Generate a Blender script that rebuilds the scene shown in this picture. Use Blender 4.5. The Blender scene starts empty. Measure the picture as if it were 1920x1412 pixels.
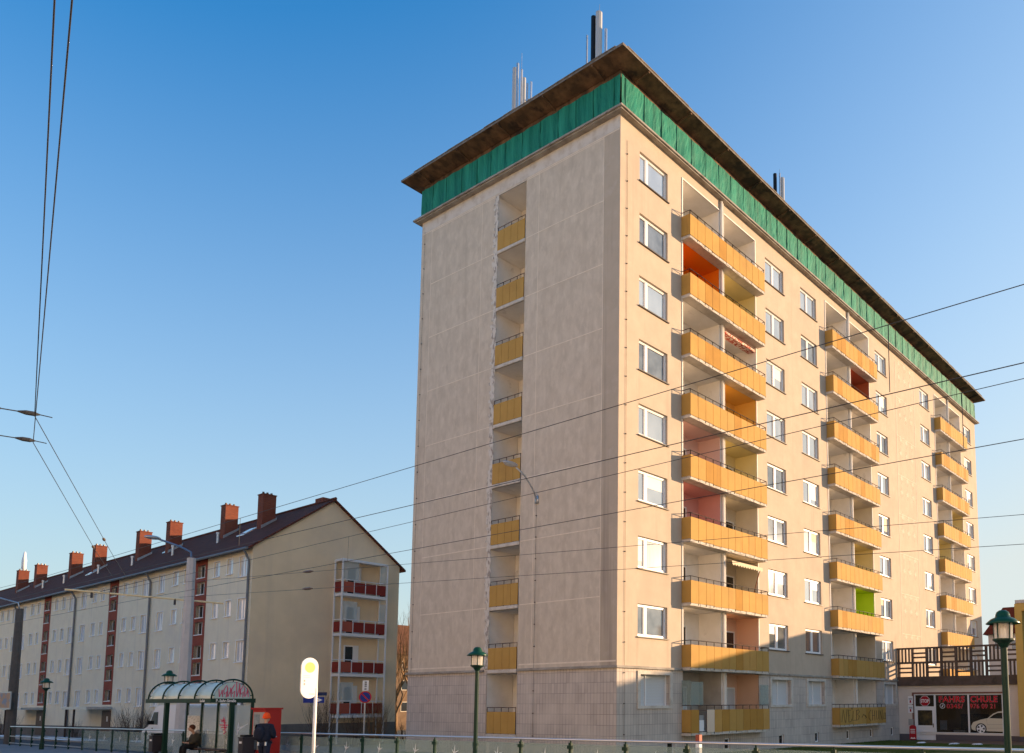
import bpy, bmesh, math, random
from mathutils import Vector, Matrix
R = math.radians
random.seed(7)
S = bpy.context.scene
COL = S.collection

# ------------------------------------------------------------------ camera, sky, sun, exposure
cam = bpy.data.cameras.new('camera'); cam_o = bpy.data.objects.new('camera', cam); COL.objects.link(cam_o)
cam.sensor_width = 36; cam.lens = 1533.97*36/1920
cam.shift_x = -(1300-960)/1920; cam.shift_y = (1161.85-706)/1920
cam.clip_start = .1; cam.clip_end = 6000
yaw, tilt, roll = R(54.03628), R(5.76754), R(-.13374)
fw = Vector((math.sin(yaw)*math.cos(tilt), math.cos(yaw)*math.cos(tilt), math.sin(tilt)))
r0 = Vector((math.cos(yaw), -math.sin(yaw), 0)); u0 = r0.cross(fw)
rt = r0*math.cos(roll)+u0*math.sin(roll); up = -r0*math.sin(roll)+u0*math.cos(roll)
M = Matrix((rt, up, -fw)).transposed().to_4x4(); M.translation = Vector((-23.987, -21.085, 2.151))
cam_o.matrix_world = M; S.camera = cam_o

SUN_EL, SUN_AZ = R(9.3), R(123.5)      # azimuth clockwise from +Y
w = bpy.data.worlds.new("World"); S.world = w; w.use_nodes = True
nt = w.node_tree; sky = nt.nodes.new('ShaderNodeTexSky'); sky.sky_type = 'NISHITA'; sky.sun_disc = False
sky.sun_elevation = SUN_EL; sky.sun_rotation = SUN_AZ; sky.altitude = 100; sky.air_density = 1.35; sky.dust_density = 1.5; sky.ozone_density = 7.3
# pale air added to the sky towards the horizon and the sun: f = 1.1(1-z)^2 + .8((1+d.sun)/2)^4 - .2
sd = Vector((math.sin(SUN_AZ)*math.cos(SUN_EL), math.cos(SUN_AZ)*math.cos(SUN_EL), math.sin(SUN_EL)))
def wm(op, a, b=None, clamp=False):
    n = nt.nodes.new('ShaderNodeMath'); n.operation = op; n.use_clamp = clamp
    for i, q in enumerate((a, b)):
        if q is None: continue
        if isinstance(q, (int, float)): n.inputs[i].default_value = q
        else: nt.links.new(q, n.inputs[i])
    return n.outputs[0]
tc = nt.nodes.new('ShaderNodeTexCoord'); sx = nt.nodes.new('ShaderNodeSeparateXYZ'); nt.links.new(tc.outputs['Generated'], sx.inputs[0])
dp = nt.nodes.new('ShaderNodeVectorMath'); dp.operation = 'DOT_PRODUCT'; dp.inputs[1].default_value = sd; nt.links.new(tc.outputs['Generated'], dp.inputs[0])
h3 = wm('MULTIPLY', wm('POWER', wm('SUBTRACT', 1.0, wm('MAXIMUM', sx.outputs[2], 0.0)), 2.0), 1.1)
g2_ = wm('MULTIPLY', wm('POWER', wm('MULTIPLY', wm('ADD', dp.outputs['Value'], 1.0), .5), 4.0), .8)
f_ = wm('MINIMUM', wm('SUBTRACT', wm('ADD', h3, g2_), .2, True), .97)
mx_ = nt.nodes.new('ShaderNodeMix'); mx_.data_type = 'RGBA'; nt.links.new(f_, mx_.inputs[0]); tn_ = nt.nodes.new('ShaderNodeVectorMath'); tn_.operation = 'MULTIPLY'; tn_.inputs[1].default_value = (.66, 1.04, .945); nt.links.new(sky.outputs[0], tn_.inputs[0]); nt.links.new(tn_.outputs[0], mx_.inputs[6]); mx_.inputs[7].default_value = (1.80, 1.94, 1.89, 1)
nt.links.new(mx_.outputs[2], nt.nodes['Background'].inputs[0]); nt.nodes['Background'].inputs[1].default_value = .15
sl = bpy.data.lights.new('sun', 'SUN'); sl.energy = 3.45; sl.angle = R(.6); sl.color = (1, .68, .40)
so = bpy.data.objects.new('sun', sl); COL.objects.link(so)
sd = Vector((math.sin(SUN_AZ)*math.cos(SUN_EL), math.cos(SUN_AZ)*math.cos(SUN_EL), math.sin(SUN_EL)))
so.rotation_euler = sd.to_track_quat('Z', 'Y').to_euler(); so.location = sd*200
vs = S.view_settings; vs.view_transform = 'Standard'; vs.look = 'None'; vs.exposure = 1.5; vs.gamma = 1; vs.use_curve_mapping = False

# ------------------------------------------------------------------ materials
MATS = {}
def mat(name, c1, c2=None, scale=2.0, rough=.8, metal=0, bump=0, bscale=40, stretch=(1, 1, 1), detail=6, lo=.35, hi=.7, c3=None, s3=.4, lo3=.55, hi3=.7, alpha=1, spec=.2, obj=False, coat=0, streak=None):
    m = bpy.data.materials.new(name); m.use_nodes = True; t = m.node_tree; b = t.nodes['Principled BSDF']
    b.inputs['Roughness'].default_value = rough; b.inputs['Metallic'].default_value = metal; b.inputs['Specular IOR Level'].default_value = spec
    b.inputs['Coat Weight'].default_value = coat
    b.inputs['Base Color'].default_value = (*c1, 1)
    def vec(st):
        mp = t.nodes.new('ShaderNodeMapping'); mp.inputs['Scale'].default_value = st
        if obj: t.links.new(t.nodes.new('ShaderNodeTexCoord').outputs['Object'], mp.inputs[0])
        else: t.links.new(t.nodes.new('ShaderNodeNewGeometry').outputs['Position'], mp.inputs[0])
        return mp.outputs[0]
    def noise(sc, st, de=detail):
        n = t.nodes.new('ShaderNodeTexNoise'); n.inputs['Scale'].default_value = sc; n.inputs['Detail'].default_value = de; n.inputs['Roughness'].default_value = .6
        t.links.new(vec(st), n.inputs['Vector']); return n.outputs[0]
    def ramp(f, a, c):
        r = t.nodes.new('ShaderNodeMapRange'); r.inputs[1].default_value = a; r.inputs[2].default_value = c; t.links.new(f, r.inputs[0]); return r.outputs[0]
    def mix(f, a, c):
        x = t.nodes.new('ShaderNodeMix'); x.data_type = 'RGBA'; t.links.new(f, x.inputs[0])
        for i, q in ((6, a), (7, c)):
            if isinstance(q, tuple): x.inputs[i].default_value = (*q, 1)
            else: t.links.new(q, x.inputs[i])
        return x.outputs[2]
    if c2:
        col = mix(ramp(noise(scale, stretch), lo, hi), c1, c2)
        if c3: col = mix(ramp(noise(s3, stretch), lo3, hi3), col, c3)
        if streak:                      # rain streaks: (colour, across scale, low, high)
            col = mix(ramp(noise(streak[1], (1, 1, .045), 5), streak[2], streak[3]), col, streak[0])
        t.links.new(col, b.inputs['Base Color'])
    if bump:
        bp = t.nodes.new('ShaderNodeBump'); bp.inputs['Strength'].default_value = bump; bp.inputs['Distance'].default_value = .02
        t.links.new(noise(bscale, (1, 1, 1), 4), bp.inputs['Height']); t.links.new(bp.outputs[0], b.inputs['Normal'])
    if alpha < 1: b.inputs['Alpha'].default_value = alpha
    MATS[name] = m; return m
def tiles(name, c1, c2, mortar, w_, h_, rough=.7, size=.02, off=.0, bump=.3, swap=False, c3=None):
    m = mat(name, c1, rough=rough, spec=.06); t = m.node_tree; b = t.nodes['Principled BSDF']
    g = t.nodes.new('ShaderNodeNewGeometry'); sp = t.nodes.new('ShaderNodeSeparateXYZ'); t.links.new(g.outputs['Position'], sp.inputs[0])
    ad = t.nodes.new('ShaderNodeMath'); t.links.new(sp.outputs[0], ad.inputs[0]); t.links.new(sp.outputs[1], ad.inputs[1])
    cb = t.nodes.new('ShaderNodeCombineXYZ')
    t.links.new(ad.outputs[0], cb.inputs[0]); t.links.new(sp.outputs[2], cb.inputs[1])
    br = t.nodes.new('ShaderNodeTexBrick'); br.offset = off; br.squash = 1
    br.inputs['Color1'].default_value = (*c1, 1); br.inputs['Color2'].default_value = (*c2, 1); br.inputs['Mortar'].default_value = (*mortar, 1)
    br.inputs['Scale'].default_value = 1; br.inputs['Mortar Size'].default_value = size; br.inputs['Brick Width'].default_value = w_; br.inputs['Row Height'].default_value = h_; br.inputs['Bias'].default_value = 0
    t.links.new(cb.outputs[0], br.inputs['Vector'])
    n = t.nodes.new('ShaderNodeTexNoise'); n.inputs['Scale'].default_value = .9; n.inputs['Detail'].default_value = 7; t.links.new(g.outputs['Position'], n.inputs['Vector'])
    r = t.nodes.new('ShaderNodeMapRange'); r.inputs[1].default_value = .42; r.inputs[2].default_value = .68; t.links.new(n.outputs[0], r.inputs[0])
    x = t.nodes.new('ShaderNodeMix'); x.data_type = 'RGBA'; t.links.new(r.outputs[0], x.inputs[0]); t.links.new(br.outputs[0], x.inputs[6])
    x.inputs[7].default_value = (*(c3 or tuple(.75*q for q in c1)), 1); 
    f = t.nodes.new('ShaderNodeMath'); f.operation = 'MULTIPLY'; f.inputs[1].default_value = .6; t.links.new(r.outputs[0], f.inputs[0]); t.links.new(f.outputs[0], x.inputs[0])
    t.links.new(x.outputs[2], b.inputs['Base Color'])
    bp = t.nodes.new('ShaderNodeBump'); bp.inputs['Strength'].default_value = bump; bp.inputs['Distance'].default_value = .01; bp.invert = True
    t.links.new(br.outputs['Fac'], bp.inputs['Height']); t.links.new(bp.outputs[0], b.inputs['Normal'])
    return m
def glass(name, tint, alpha, rough=.03):
    return mat(name, tint, rough=rough, alpha=alpha, spec=.6)

mat('plaster', (.56, .455, .355), (.49, .40, .31), 1.3, .9, bump=.35, bscale=30, c3=(.46, .375, .295), s3=.35, lo3=.5, hi3=.75, detail=9, streak=((.42, .34, .265), 2.6, .56, .80))
mat('plaster_pale', (.66, .60, .54), (.50, .43, .36), 2.2, .9, bump=.3, lo=.45, hi=.7, detail=9)
mat('gable_plaster', (.64, .55, .445), (.52, .44, .35), 2.4, .9, bump=.35, bscale=30, c3=(.70, .605, .495), s3=3.6, lo3=.50, hi3=.76, detail=12, stretch=(1, 1, .55), streak=((.50, .42, .33), 2.2, .54, .85))
mat('gable_plaster_dark', (.52, .435, .345), (.46, .385, .30), .9, .9, bump=.35, c3=(.54, .46, .385), s3=1.4, detail=10, streak=((.33, .275, .225), 2.2, .50, .75))
mat('ornament_plaster', (.64, .54, .44), (.55, .45, .35), 2.5, .9)
mat('joint', (.80, .70, .58), (.70, .60, .49), 3, .9)
mat('crumble', (.66, .61, .55), (.36, .31, .27), 5, .95, bump=1, bscale=9, stretch=(1, 1.3, .6), lo=.5, hi=.58, detail=10)
tiles('tile', (.56, .49, .435), (.46, .40, .355), (.29, .255, .24), .17, .42, .6, .010, c3=(.61, .54, .475))
mat('concrete', (.40, .37, .33), (.24, .21, .18), 1.8, .9, bump=.4, detail=9, c3=(.15, .12, .10), s3=1.1, lo3=.6, hi3=.72)
mat('concrete_pale', (.62, .57, .51), (.42, .37, .31), 2.5, .9, bump=.4, detail=9, lo=.45, hi=.75)
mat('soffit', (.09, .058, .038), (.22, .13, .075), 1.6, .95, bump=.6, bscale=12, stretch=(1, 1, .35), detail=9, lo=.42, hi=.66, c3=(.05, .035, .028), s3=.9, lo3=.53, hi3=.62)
mat('eave_edge', (.25, .22, .19), (.13, .11, .09), 4, .9, bump=.5)
mat('net', (.006, .135, .095), (.03, .30, .205), 2.5, .7, stretch=(1, 1, .1), detail=8, bump=.8, bscale=25)
mat('net_post', (.012, .13, .09), rough=.8)
mat('ochre', (.50, .300, .085), (.45, .265, .075), 1.2, .75, c3=(.41, .235, .07), s3=.5, spec=.12, streak=((.30, .16, .055), 7, .62, .85))
mat('ochre_faded', (.55, .32, .095), (.49, .28, .085), 1.6, .8, spec=.12, streak=((.34, .19, .07), 6, .60, .85))
mat('ochre_brown', (.46, .245, .055), (.40, .21, .05), 1.6, .8, spec=.12, streak=((.28, .15, .05), 6, .58, .85))
mat('ochre_dark', (.38, .19, .02), (.33, .16, .02), 2, .5)
mat('beige_panel', (.72, .58, .45), rough=.6)
mat('iron', (.05, .045, .045), (.12, .07, .05), 8, .6)
mat('pvc', (.82, .82, .82), rough=.35)
mat('white_wall', (.85, .81, .76), (.76, .72, .66), 1.5, .9, bump=.1, c3=(.5, .46, .42), s3=1.3, lo3=.62, hi3=.75)
mat('room_cream', (.70, .64, .52), (.62, .55, .44), 1.2, .9)
mat('room_orange', (.75, .22, .01), rough=.85)
mat('room_yellow', (.80, .52, .14), (.74, .46, .12), 1, .85)
mat('room_straw', (.76, .66, .36), (.70, .6, .32), 1, .85)
mat('room_pink', (.72, .52, .47), rough=.85)
mat('room_rose', (.66, .36, .33), rough=.85)
mat('room_lime', (.58, .75, .05), rough=.85)
mat('room_red', (.45, .14, .07), rough=.85)
mat('room_peach', (.74, .50, .36), rough=.85)
mat('room_grey', (.55, .50, .44), (.42, .37, .32), 1.5, .9)
mat('pane', (.50, .53, .57), (.60, .62, .65), 1.1, .04, metal=.62, stretch=(1, 1, .6), detail=1, lo=.40, hi=.62, spec=.8)
mat('pane_dim', (.20, .22, .25), (.32, .34, .37), 1.4, .05, metal=.5, detail=2, spec=.9)
mat('pane_soft', (.60, .60, .58), (.48, .49, .50), 2.5, .06, metal=.35, stretch=(3, 3, .3), detail=2, spec=.9)
mat('blind_cream', (.66, .58, .46), rough=.8)
mat('pane_dark', (.015, .017, .02), rough=.05, spec=.8)
mat('pane_pale', (.56, .60, .66), (.74, .77, .80), 1.1, .10, metal=.12, spec=.8, stretch=(1, 1, .5), lo=.4, hi=.6)
mat('shutter', (.62, .63, .64), rough=.5)
mat('sill', (.10, .085, .075), rough=.5)
mat('awning_red', (.45, .08, .05), (.75, .6, .5), 9, .8, lo=.48, hi=.52)
mat('awning_cream', (.72, .60, .42), rough=.85)
mat('wood', (.30, .12, .05), (.18, .07, .03), 3, .6, stretch=(1, 1, 12))
mat('galv', (.55, .56, .58), (.45, .46, .48), 6, .35, .7)
mat('antenna_panel', (.48, .49, .50), rough=.4)
mat('black', (.012, .012, .014), rough=.5)
# row building
mat('row_plaster', (.86, .77, .58), (.80, .71, .53), 1.2, .9, bump=.2, bscale=40, c3=(.76, .68, .55), s3=.3, detail=9, streak=((.68, .61, .49), 3, .55, .8))
mat('bounce_row_plaster', (.78, .70, .58), (.72, .64, .52), 1, .9)
mat('row_gable', (.86, .69, .47), (.79, .63, .42), .8, .9, bump=.2, bscale=40, c3=(.68, .55, .40), s3=.22, lo3=.45, hi3=.75, detail=9, streak=((.66, .535, .385), 1.2, .55, .9))
mat('rust_strip', (.30, .075, .045), (.26, .065, .04), 2, .85)
tiles('roof_tile', (.23, .075, .045), (.16, .052, .034), (.05, .02, .015), .25, .16, .75, .025, off=.5, bump=.8, c3=(.09, .038, .028))
tiles('brick', (.27, .072, .036), (.20, .052, .03), (.17, .10, .08), .22, .075, .85, .012, off=.5, c3=(.16, .045, .03))
mat('zinc', (.20, .215, .235), (.15, .16, .175), 3, .5, .3)
mat('plinth', (.20, .185, .175), (.15, .14, .13), 2, .9)
mat('balcony_red', (.22, .028, .022), rough=.45)
mat('balcony_red_pale', (.36, .09, .06), rough=.45)
mat('white_metal', (.75, .76, .78), rough=.4)
mat('door_brown', (.10, .06, .045), rough=.5)
# street
mat('asphalt', (.10, .10, .105), (.075, .076, .08), 3, .9, bump=.4, bscale=60)
mat('paving', (.26, .245, .24), (.20, .19, .19), 1.2, .9, bump=.3)
mat('kerbstone', (.42, .40, .37), (.33, .31, .29), 4, .85)
mat('soil', (.24, .21, .16), (.18, .17, .11), .6, .95, bump=.6, bscale=15)
mat('lawn', (.045, .075, .016), (.075, .085, .025), .9, .95, bump=.7, bscale=30)
mat('grass', (.05, .10, .015), (.09, .12, .03), .8, .8)
mat('brown_path', (.17, .12, .085), (.11, .08, .06), 2.5, .9, bump=.5)
mat('snow', (.85, .87, .9), rough=.7, bump=.5, bscale=20)
mat('green_metal', (.008, .036, .023), rough=.35)
mat('green_cap', (.008, .062, .040), rough=.3)
mat('steel', (.66, .66, .66), rough=.28, metal=.8)
glass('rail_glass', (.30, .40, .38), .42)
glass('shelter_glass', (.60, .68, .68), .38)
glass('roof_glass', (.56, .72, .70), .62, .08)
glass('lamp_glass', (.85, .80, .72), .5)
mat('sticker_white', (.8, .8, .8), rough=.6)
mat('poster', (.80, .78, .74), (.55, .53, .5), 6, .5, stretch=(1, 1, 3), lo=.5, hi=.6)
mat('paint_red', (.42, .02, .03), rough=.5)
mat('paint_pink', (.62, .06, .16), rough=.6)
mat('machine_red', (.36, .02, .016), rough=.4)
mat('machine_grey', (.35, .34, .33), rough=.5)
mat('screen', (.30, .34, .36), (.16, .2, .22), 6, .15)
mat('bin_dark', (.035, .03, .035), rough=.45)
mat('sign_white', (.86, .86, .84), rough=.4)
mat('sign_yellow', (.80, .72, .22), rough=.4)
mat('sign_blue', (.012, .035, .25), rough=.35)
mat('sign_red', (.55, .02, .02), rough=.35)
mat('sign_navy', (.012, .03, .10), rough=.35)
mat('van_white', (.88, .88, .89), rough=.25, coat=.5)
mat('rubber', (.02, .02, .02), rough=.8)
mat('mast_grey', (.50, .51, .54), (.44, .45, .47), 3, .5)
mat('mast_brown', (.15, .13, .115), (.11, .1, .09), 3, .85)
mat('arm_lit_tone', (.85, .70, .42), rough=.45)  # pale yellow puts the arm's lit look into its colour
mat('blue_paint', (.12, .22, .42), rough=.4)
mat('cable', (.05, .053, .062), rough=.5)
mat('insulator', (.13, .095, .07), rough=.3)
mat('billboard', (.55, .32, .2), (.25, .3, .4), 1.4, .5, lo=.48, hi=.56)
mat('bark', (.11, .08, .06), (.07, .052, .04), 6, .9)
mat('bark_warm', (.30, .19, .10), (.20, .12, .07), 6, .9)
mat('balustrade', (.13, .10, .085), (.08, .06, .05), 2.2, .9, bump=.4, c3=(.05, .04, .035), s3=1.5)
mat('shop_wall', (.70, .63, .56), (.64, .57, .51), 1, .85)
mat('shop_plinth', (.115, .10, .11), rough=.8)
mat('shop_dark', (.03, .027, .024), (.14, .10, .04), 1.1, .12, lo=.48, hi=.72, spec=.8)
glass('shop_glass', (.035, .030, .024), .48, .03)
mat('shop_inside', (.62, .42, .17), (.45, .28, .10), .8, .9)  # brown-yellow glow inside the shop is put into this wall colour
mat('brown_frame', (.22, .11, .085), rough=.7)
mat('car_cream', (.66, .60, .47), rough=.4)
mat('car_line', (.20, .17, .13), rough=.5)
mat('letter_red', (.62, .004, .015), rough=.4)
mat('yellow_wall', (.64, .42, .12), (.58, .385, .11), 1.3, .85)
mat('olive_wall', (.34, .30, .11), (.28, .25, .1), 1.5, .85)
mat('house_wall', (.62, .60, .60), (.55, .53, .53), 1.2, .85)
mat('tan_wall', (.20, .135, .085), (.13, .085, .055), 1.2, .85)
mat('red_roof', (.12, .028, .022), (.085, .022, .018), 3, .8)
mat('tan_roof', (.20, .085, .04), (.13, .06, .03), 3, .8)
mat('skin', (.55, .33, .24), rough=.6)
mat('hair', (.10, .035, .02), rough=.7)
mat('coat_olive', (.045, .042, .032), (.06, .055, .042), 9, .85)
mat('hood_grey', (.30, .30, .31), rough=.9)
mat('navy', (.012, .016, .032), (.02, .026, .045), 8, .85)
mat('jeans', (.018, .024, .045), rough=.85)
mat('beanie', (.95, .10, .02), rough=.85)
mat('trousers', (.012, .012, .014), rough=.85)

# ------------------------------------------------------------------ mesh helpers
class MB:
    def __init__(s): s.v = []; s.f = []; s.m = []; s.k = 0
    def mt(s, k): s.k = k; return s
    def poly(s, pts):
        n = len(s.v); s.v += [tuple(p) for p in pts]; s.f.append(tuple(range(n, n+len(pts)))); s.m.append(s.k)
    def box(s, x0, x1, y0, y1, z0, z1):
        if x0 > x1: x0, x1 = x1, x0
        if y0 > y1: y0, y1 = y1, y0
        n = len(s.v); s.v += [(x0, y0, z0), (x1, y0, z0), (x1, y1, z0), (x0, y1, z0), (x0, y0, z1), (x1, y0, z1), (x1, y1, z1), (x0, y1, z1)]
        for q in ((0, 3, 2, 1), (4, 5, 6, 7), (0, 1, 5, 4), (1, 2, 6, 5), (2, 3, 7, 6), (3, 0, 4, 7)):
            s.f.append(tuple(n+i for i in q)); s.m.append(s.k)
        return s
    def prism(s, pts, d):
        """closed solid: polygon pts (3-D) swept by vector d"""
        d = Vector(d); a = [Vector(p) for p in pts]; b = [p+d for p in a]; n = len(a)
        s.poly(a[::-1]); s.poly(b)
        for i in range(n): j = (i+1) % n; s.poly([a[i], a[j], b[j], b[i]])
        return s
    def tube(s, pts, r, n=6):
        pts = [Vector(p) for p in pts]; rs = r if isinstance(r, (list, tuple)) else [r]*len(pts); base = len(s.v); prev = None
        for i, p in enumerate(pts):
            t = (pts[min(i+1, len(pts)-1)]-pts[max(i-1, 0)]).normalized()
            if prev is None: a = t.orthogonal().normalized()
            else: a = (prev-t*prev.dot(t)); a = a.normalized() if a.length > 1e-5 else t.orthogonal().normalized()
            prev = a; b = t.cross(a)
            for k in range(n):
                th = 2*math.pi*k/n; s.v.append(tuple(p+(a*math.cos(th)+b*math.sin(th))*rs[i]))
        for i in range(len(pts)-1):
            for k in range(n):
                j = (k+1) % n; s.f.append((base+i*n+k, base+i*n+j, base+(i+1)*n+j, base+(i+1)*n+k)); s.m.append(s.k)
        s.f.append(tuple(base+k for k in range(n))[::-1]); s.m.append(s.k)
        e = base+(len(pts)-1)*n; s.f.append(tuple(e+k for k in range(n))); s.m.append(s.k)
        return s
    def lathe(s, prof, cx=0, cy=0, n=16):
        base = len(s.v)
        for (r, z) in prof:
            for k in range(n): th = 2*math.pi*k/n; s.v.append((cx+r*math.cos(th), cy+r*math.sin(th), z))
        for i in range(len(prof)-1):
            for k in range(n):
                j = (k+1) % n; s.f.append((base+i*n+k, base+i*n+j, base+(i+1)*n+j, base+(i+1)*n+k)); s.m.append(s.k)
        return s
    def ball(s, c, r, n=10, sc=(1, 1, 1)):
        base = len(s.v); h = n//2+1
        for i in range(h+1):
            ph = math.pi*i/h
            for k in range(n):
                th = 2*math.pi*k/n; s.v.append((c[0]+r*sc[0]*math.sin(ph)*math.cos(th), c[1]+r*sc[1]*math.sin(ph)*math.sin(th), c[2]+r*sc[2]*math.cos(ph)))
        for i in range(h):
            for k in range(n):
                j = (k+1) % n; s.f.append((base+i*n+k, base+i*n+j, base+(i+1)*n+j, base+(i+1)*n+k)); s.m.append(s.k)
        return s
    def wall(s, o, U, V, N, u0, u1, v0, v1, opens, depth=.2):
        o, U, V, N = map(Vector, (o, U, V, N)); us = {u0, u1}; vs_ = {v0, v1}; cl = []
        for q in opens:
            a, b, c, d = max(q[0], u0), min(q[1], u1), max(q[2], v0), min(q[3], v1)
            if b > a and d > c: cl.append((a, b, c, d, q[4] if len(q) > 4 else depth)); us |= {a, b}; vs_ |= {c, d}
        us = sorted(us); vs_ = sorted(vs_); pt = lambda u, v, e=0: o+U*u+V*v-N*e
        for i in range(len(us)-1):
            for j in range(len(vs_)-1):
                um, vm = (us[i]+us[i+1])/2, (vs_[j]+vs_[j+1])/2
                if any(a < um < b and c < vm < d for a, b, c, d, e in cl): continue
                s.poly([pt(us[i], vs_[j]), pt(us[i+1], vs_[j]), pt(us[i+1], vs_[j+1]), pt(us[i], vs_[j+1])])
        for a, b, c, d, e in cl:
            if e <= 0: continue
            for p, q in (((a, c), (a, d)), ((b, c), (b, d)), ((a, c), (b, c)), ((a, d), (b, d))):
                s.poly([pt(*p), pt(*q), pt(*q, e), pt(*p, e)])
        return s
    def build(s, name, mats, parent=None, loc=None, smooth=False, weld=False):
        me = bpy.data.meshes.new(name); me.from_pydata(s.v, [], s.f)
        for m in (mats if isinstance(mats, (list, tuple)) else [mats]): me.materials.append(MATS[m])
        if any(s.m): me.polygons.foreach_set('material_index', s.m)
        if weld:
            bm = bmesh.new(); bm.from_mesh(me); bmesh.ops.remove_doubles(bm, verts=bm.verts, dist=1e-4); bmesh.ops.recalc_face_normals(bm, faces=bm.faces); bm.to_mesh(me); bm.free()
        if smooth: me.polygons.foreach_set('use_smooth', [True]*len(me.polygons))
        o = bpy.data.objects.new(name, me); COL.objects.link(o); o.parent = parent
        if loc: o.location = loc
        return o
def tag(o, label=None, cat=None, group=None, kind=None):
    if label: o['label'] = label
    if cat: o['category'] = cat
    if group: o['group'] = group
    if kind: o['kind'] = kind
    return o
def thing(name, label, cat, loc=(0, 0, 0), rz=0, group=None):
    o = bpy.data.objects.new(name, None); COL.objects.link(o); o.location = loc; o.rotation_euler.z = rz; o.empty_display_size = .2
    return tag(o, label, cat, group)
def dup(o, parent=None, loc=None, rz=None, label=None):
    c = o.copy(); COL.objects.link(c); c.parent = parent
    if loc is not None: c.location = loc
    if rz is not None: c.rotation_euler.z = rz
    for ch in list(o.children): dup(ch, c)
    if label: c['label'] = label
    return c
def lettering(name, body, size, m, parent, right, upv, loc, ext=.004, off=0, align='LEFT', sx=1, space=1):
    cu = bpy.data.curves.new(name, 'FONT'); cu.body = body; cu.size = size; cu.extrude = ext; cu.offset = off; cu.align_x = align; cu.space_character = space
    tmp = bpy.data.objects.new('tmp', cu); COL.objects.link(tmp); dg = bpy.context.evaluated_depsgraph_get(); dg.update()
    me = bpy.data.meshes.new_from_object(tmp.evaluated_get(dg)); bpy.data.objects.remove(tmp); bpy.data.curves.remove(cu)
    right, upv = Vector(right), Vector(upv); n = right.cross(upv)
    mx = Matrix((right*sx, upv, n)).transposed().to_4x4(); mx.translation = Vector(loc); me.transform(mx)
    me.materials.clear(); me.materials.append(MATS[m]); me.name = name
    o = bpy.data.objects.new(name, me); COL.objects.link(o); o.parent = parent; return o
def strokes(mb, lines, o, U, V, N, r=.012, n=5):
    o, U, V, N = map(Vector, (o, U, V, N))
    for l in lines: mb.tube([o+U*a+V*b+N*.006 for a, b in l], r, n)
def G(y):                              # the tram stop and street fall gently away along Y
    y = min(max(y, -60), 130); return .16-.0078*(y+21)

# ------------------------------------------------------------------ ground
def sheet(name, x0, x1, y0, y1, dz, m, step=6, thick=0, kx=0):
    mb = MB(); n = max(1, int((y1-y0)/step)); z = lambda x, y: G(y)+dz-kx*max(x, 0)
    for i in range(n):
        a, b = y0+(y1-y0)*i/n, y0+(y1-y0)*(i+1)/n
        mb.poly([(x0, a, z(x0, a)), (x1, a, z(x1, a)), (x1, b, z(x1, b)), (x0, b, z(x0, b))])
        if thick:
            for x in (x0, x1): mb.poly([(x, a, z(x, a)), (x, b, z(x, b)), (x, b, z(x, b)-thick), (x, a, z(x, a)-thick)])
    return tag(mb.build(name, m), kind='structure')
g = MB()
for xa, xb in ((-2500, -60), (-60, 0), (0, 60), (60, 2500)):
    ys = [-2500, -60, -30, 0, 30, 60, 90, 130, 2500]
    for ya, yb in zip(ys, ys[1:]):
        z = lambda x, y: G(y)-.40-.0095*min(max(x, 0), 60)
        g.poly([(xa, ya, z(xa, ya)), (xb, ya, z(xb, ya)), (xb, yb, z(xb, yb)), (xa, yb, z(xa, yb))])
tag(g.build('ground', 'soil'), kind='structure')
sheet('platform', -11.8, -7.6, -45, 60, 0, 'paving', thick=.35)
sheet('platform_kerb', -12.1, -11.8, -45, 60, .004, 'kerbstone', thick=.35)
sheet('tramway', -17.2, -12.1, -60, 130, -.25, 'asphalt')
sheet('street', -7.6, -2.4, -45, 130, -.18, 'asphalt')
sheet('street_kerb', -2.4, -2.25, -45, 130, -.05, 'kerbstone', thick=.2)
sheet('pavement', -2.25, 1.1, 13.6, 130, -.06, 'paving', thick=.2)
lawn = MB()
for i in range(12):
    for j in range(7):
        xs = [-2.25+(26.6+2.25)*(i+k)/12 for k in (0, 1)]; ys = [-14+14*(j+k)/7 for k in (0, 1)]; z = lambda x, y: G(y)-.06-.0095*max(x, 0)
        lawn.poly([(xs[0], ys[0], z(xs[0], ys[0])), (xs[1], ys[0], z(xs[1], ys[0])), (xs[1], ys[1], z(xs[1], ys[1])), (xs[0], ys[1], z(xs[0], ys[1]))])
tag(lawn.build('lawn', 'lawn'), kind='structure')
side = MB(); side.poly([(-2.25, 0, G(0)-.06), (0, 0, G(0)-.06), (0, 13.6, G(13.6)-.06), (-2.25, 13.6, G(13.6)-.06)]); tag(side.build('tower_verge_ground', 'lawn'), kind='structure')
LZ = lambda x, y: G(y)-.06-.0095*max(x, 0)
path = MB(); path.poly([(21.6, -14, LZ(21.6, -14)+.006), (28.3, -14, LZ(28.3, -14)+.006), (28.3, -1.2, LZ(28.3, -1.2)+.006), (25.4, -1.2, LZ(25.4, -1.2)+.006), (23.6, -3.6, LZ(23.6, -3.6)+.006)])
tag(path.build('shop_path', 'brown_path'), kind='structure')
gr = MB(); rg = random.Random(3)
for i in range(42000):
    x, y = rg.uniform(1, 26), rg.uniform(-8, -.15)
    if x > 22 and y < -3: continue
    h = rg.uniform(.03, .085); a = rg.uniform(0, 6.28); z = LZ(x, y); dx, dy = math.cos(a)*.008, math.sin(a)*.008; lx, ly = rg.uniform(-.03, .03), rg.uniform(-.03, .03)
    gr.poly([(x-dx, y-dy, z), (x+dx, y+dy, z), (x+lx, y+ly, z+h)])
tag(gr.build('grass', 'grass'), 'short green winter grass on the lawn before the tower', 'grass', kind='stuff')
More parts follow.
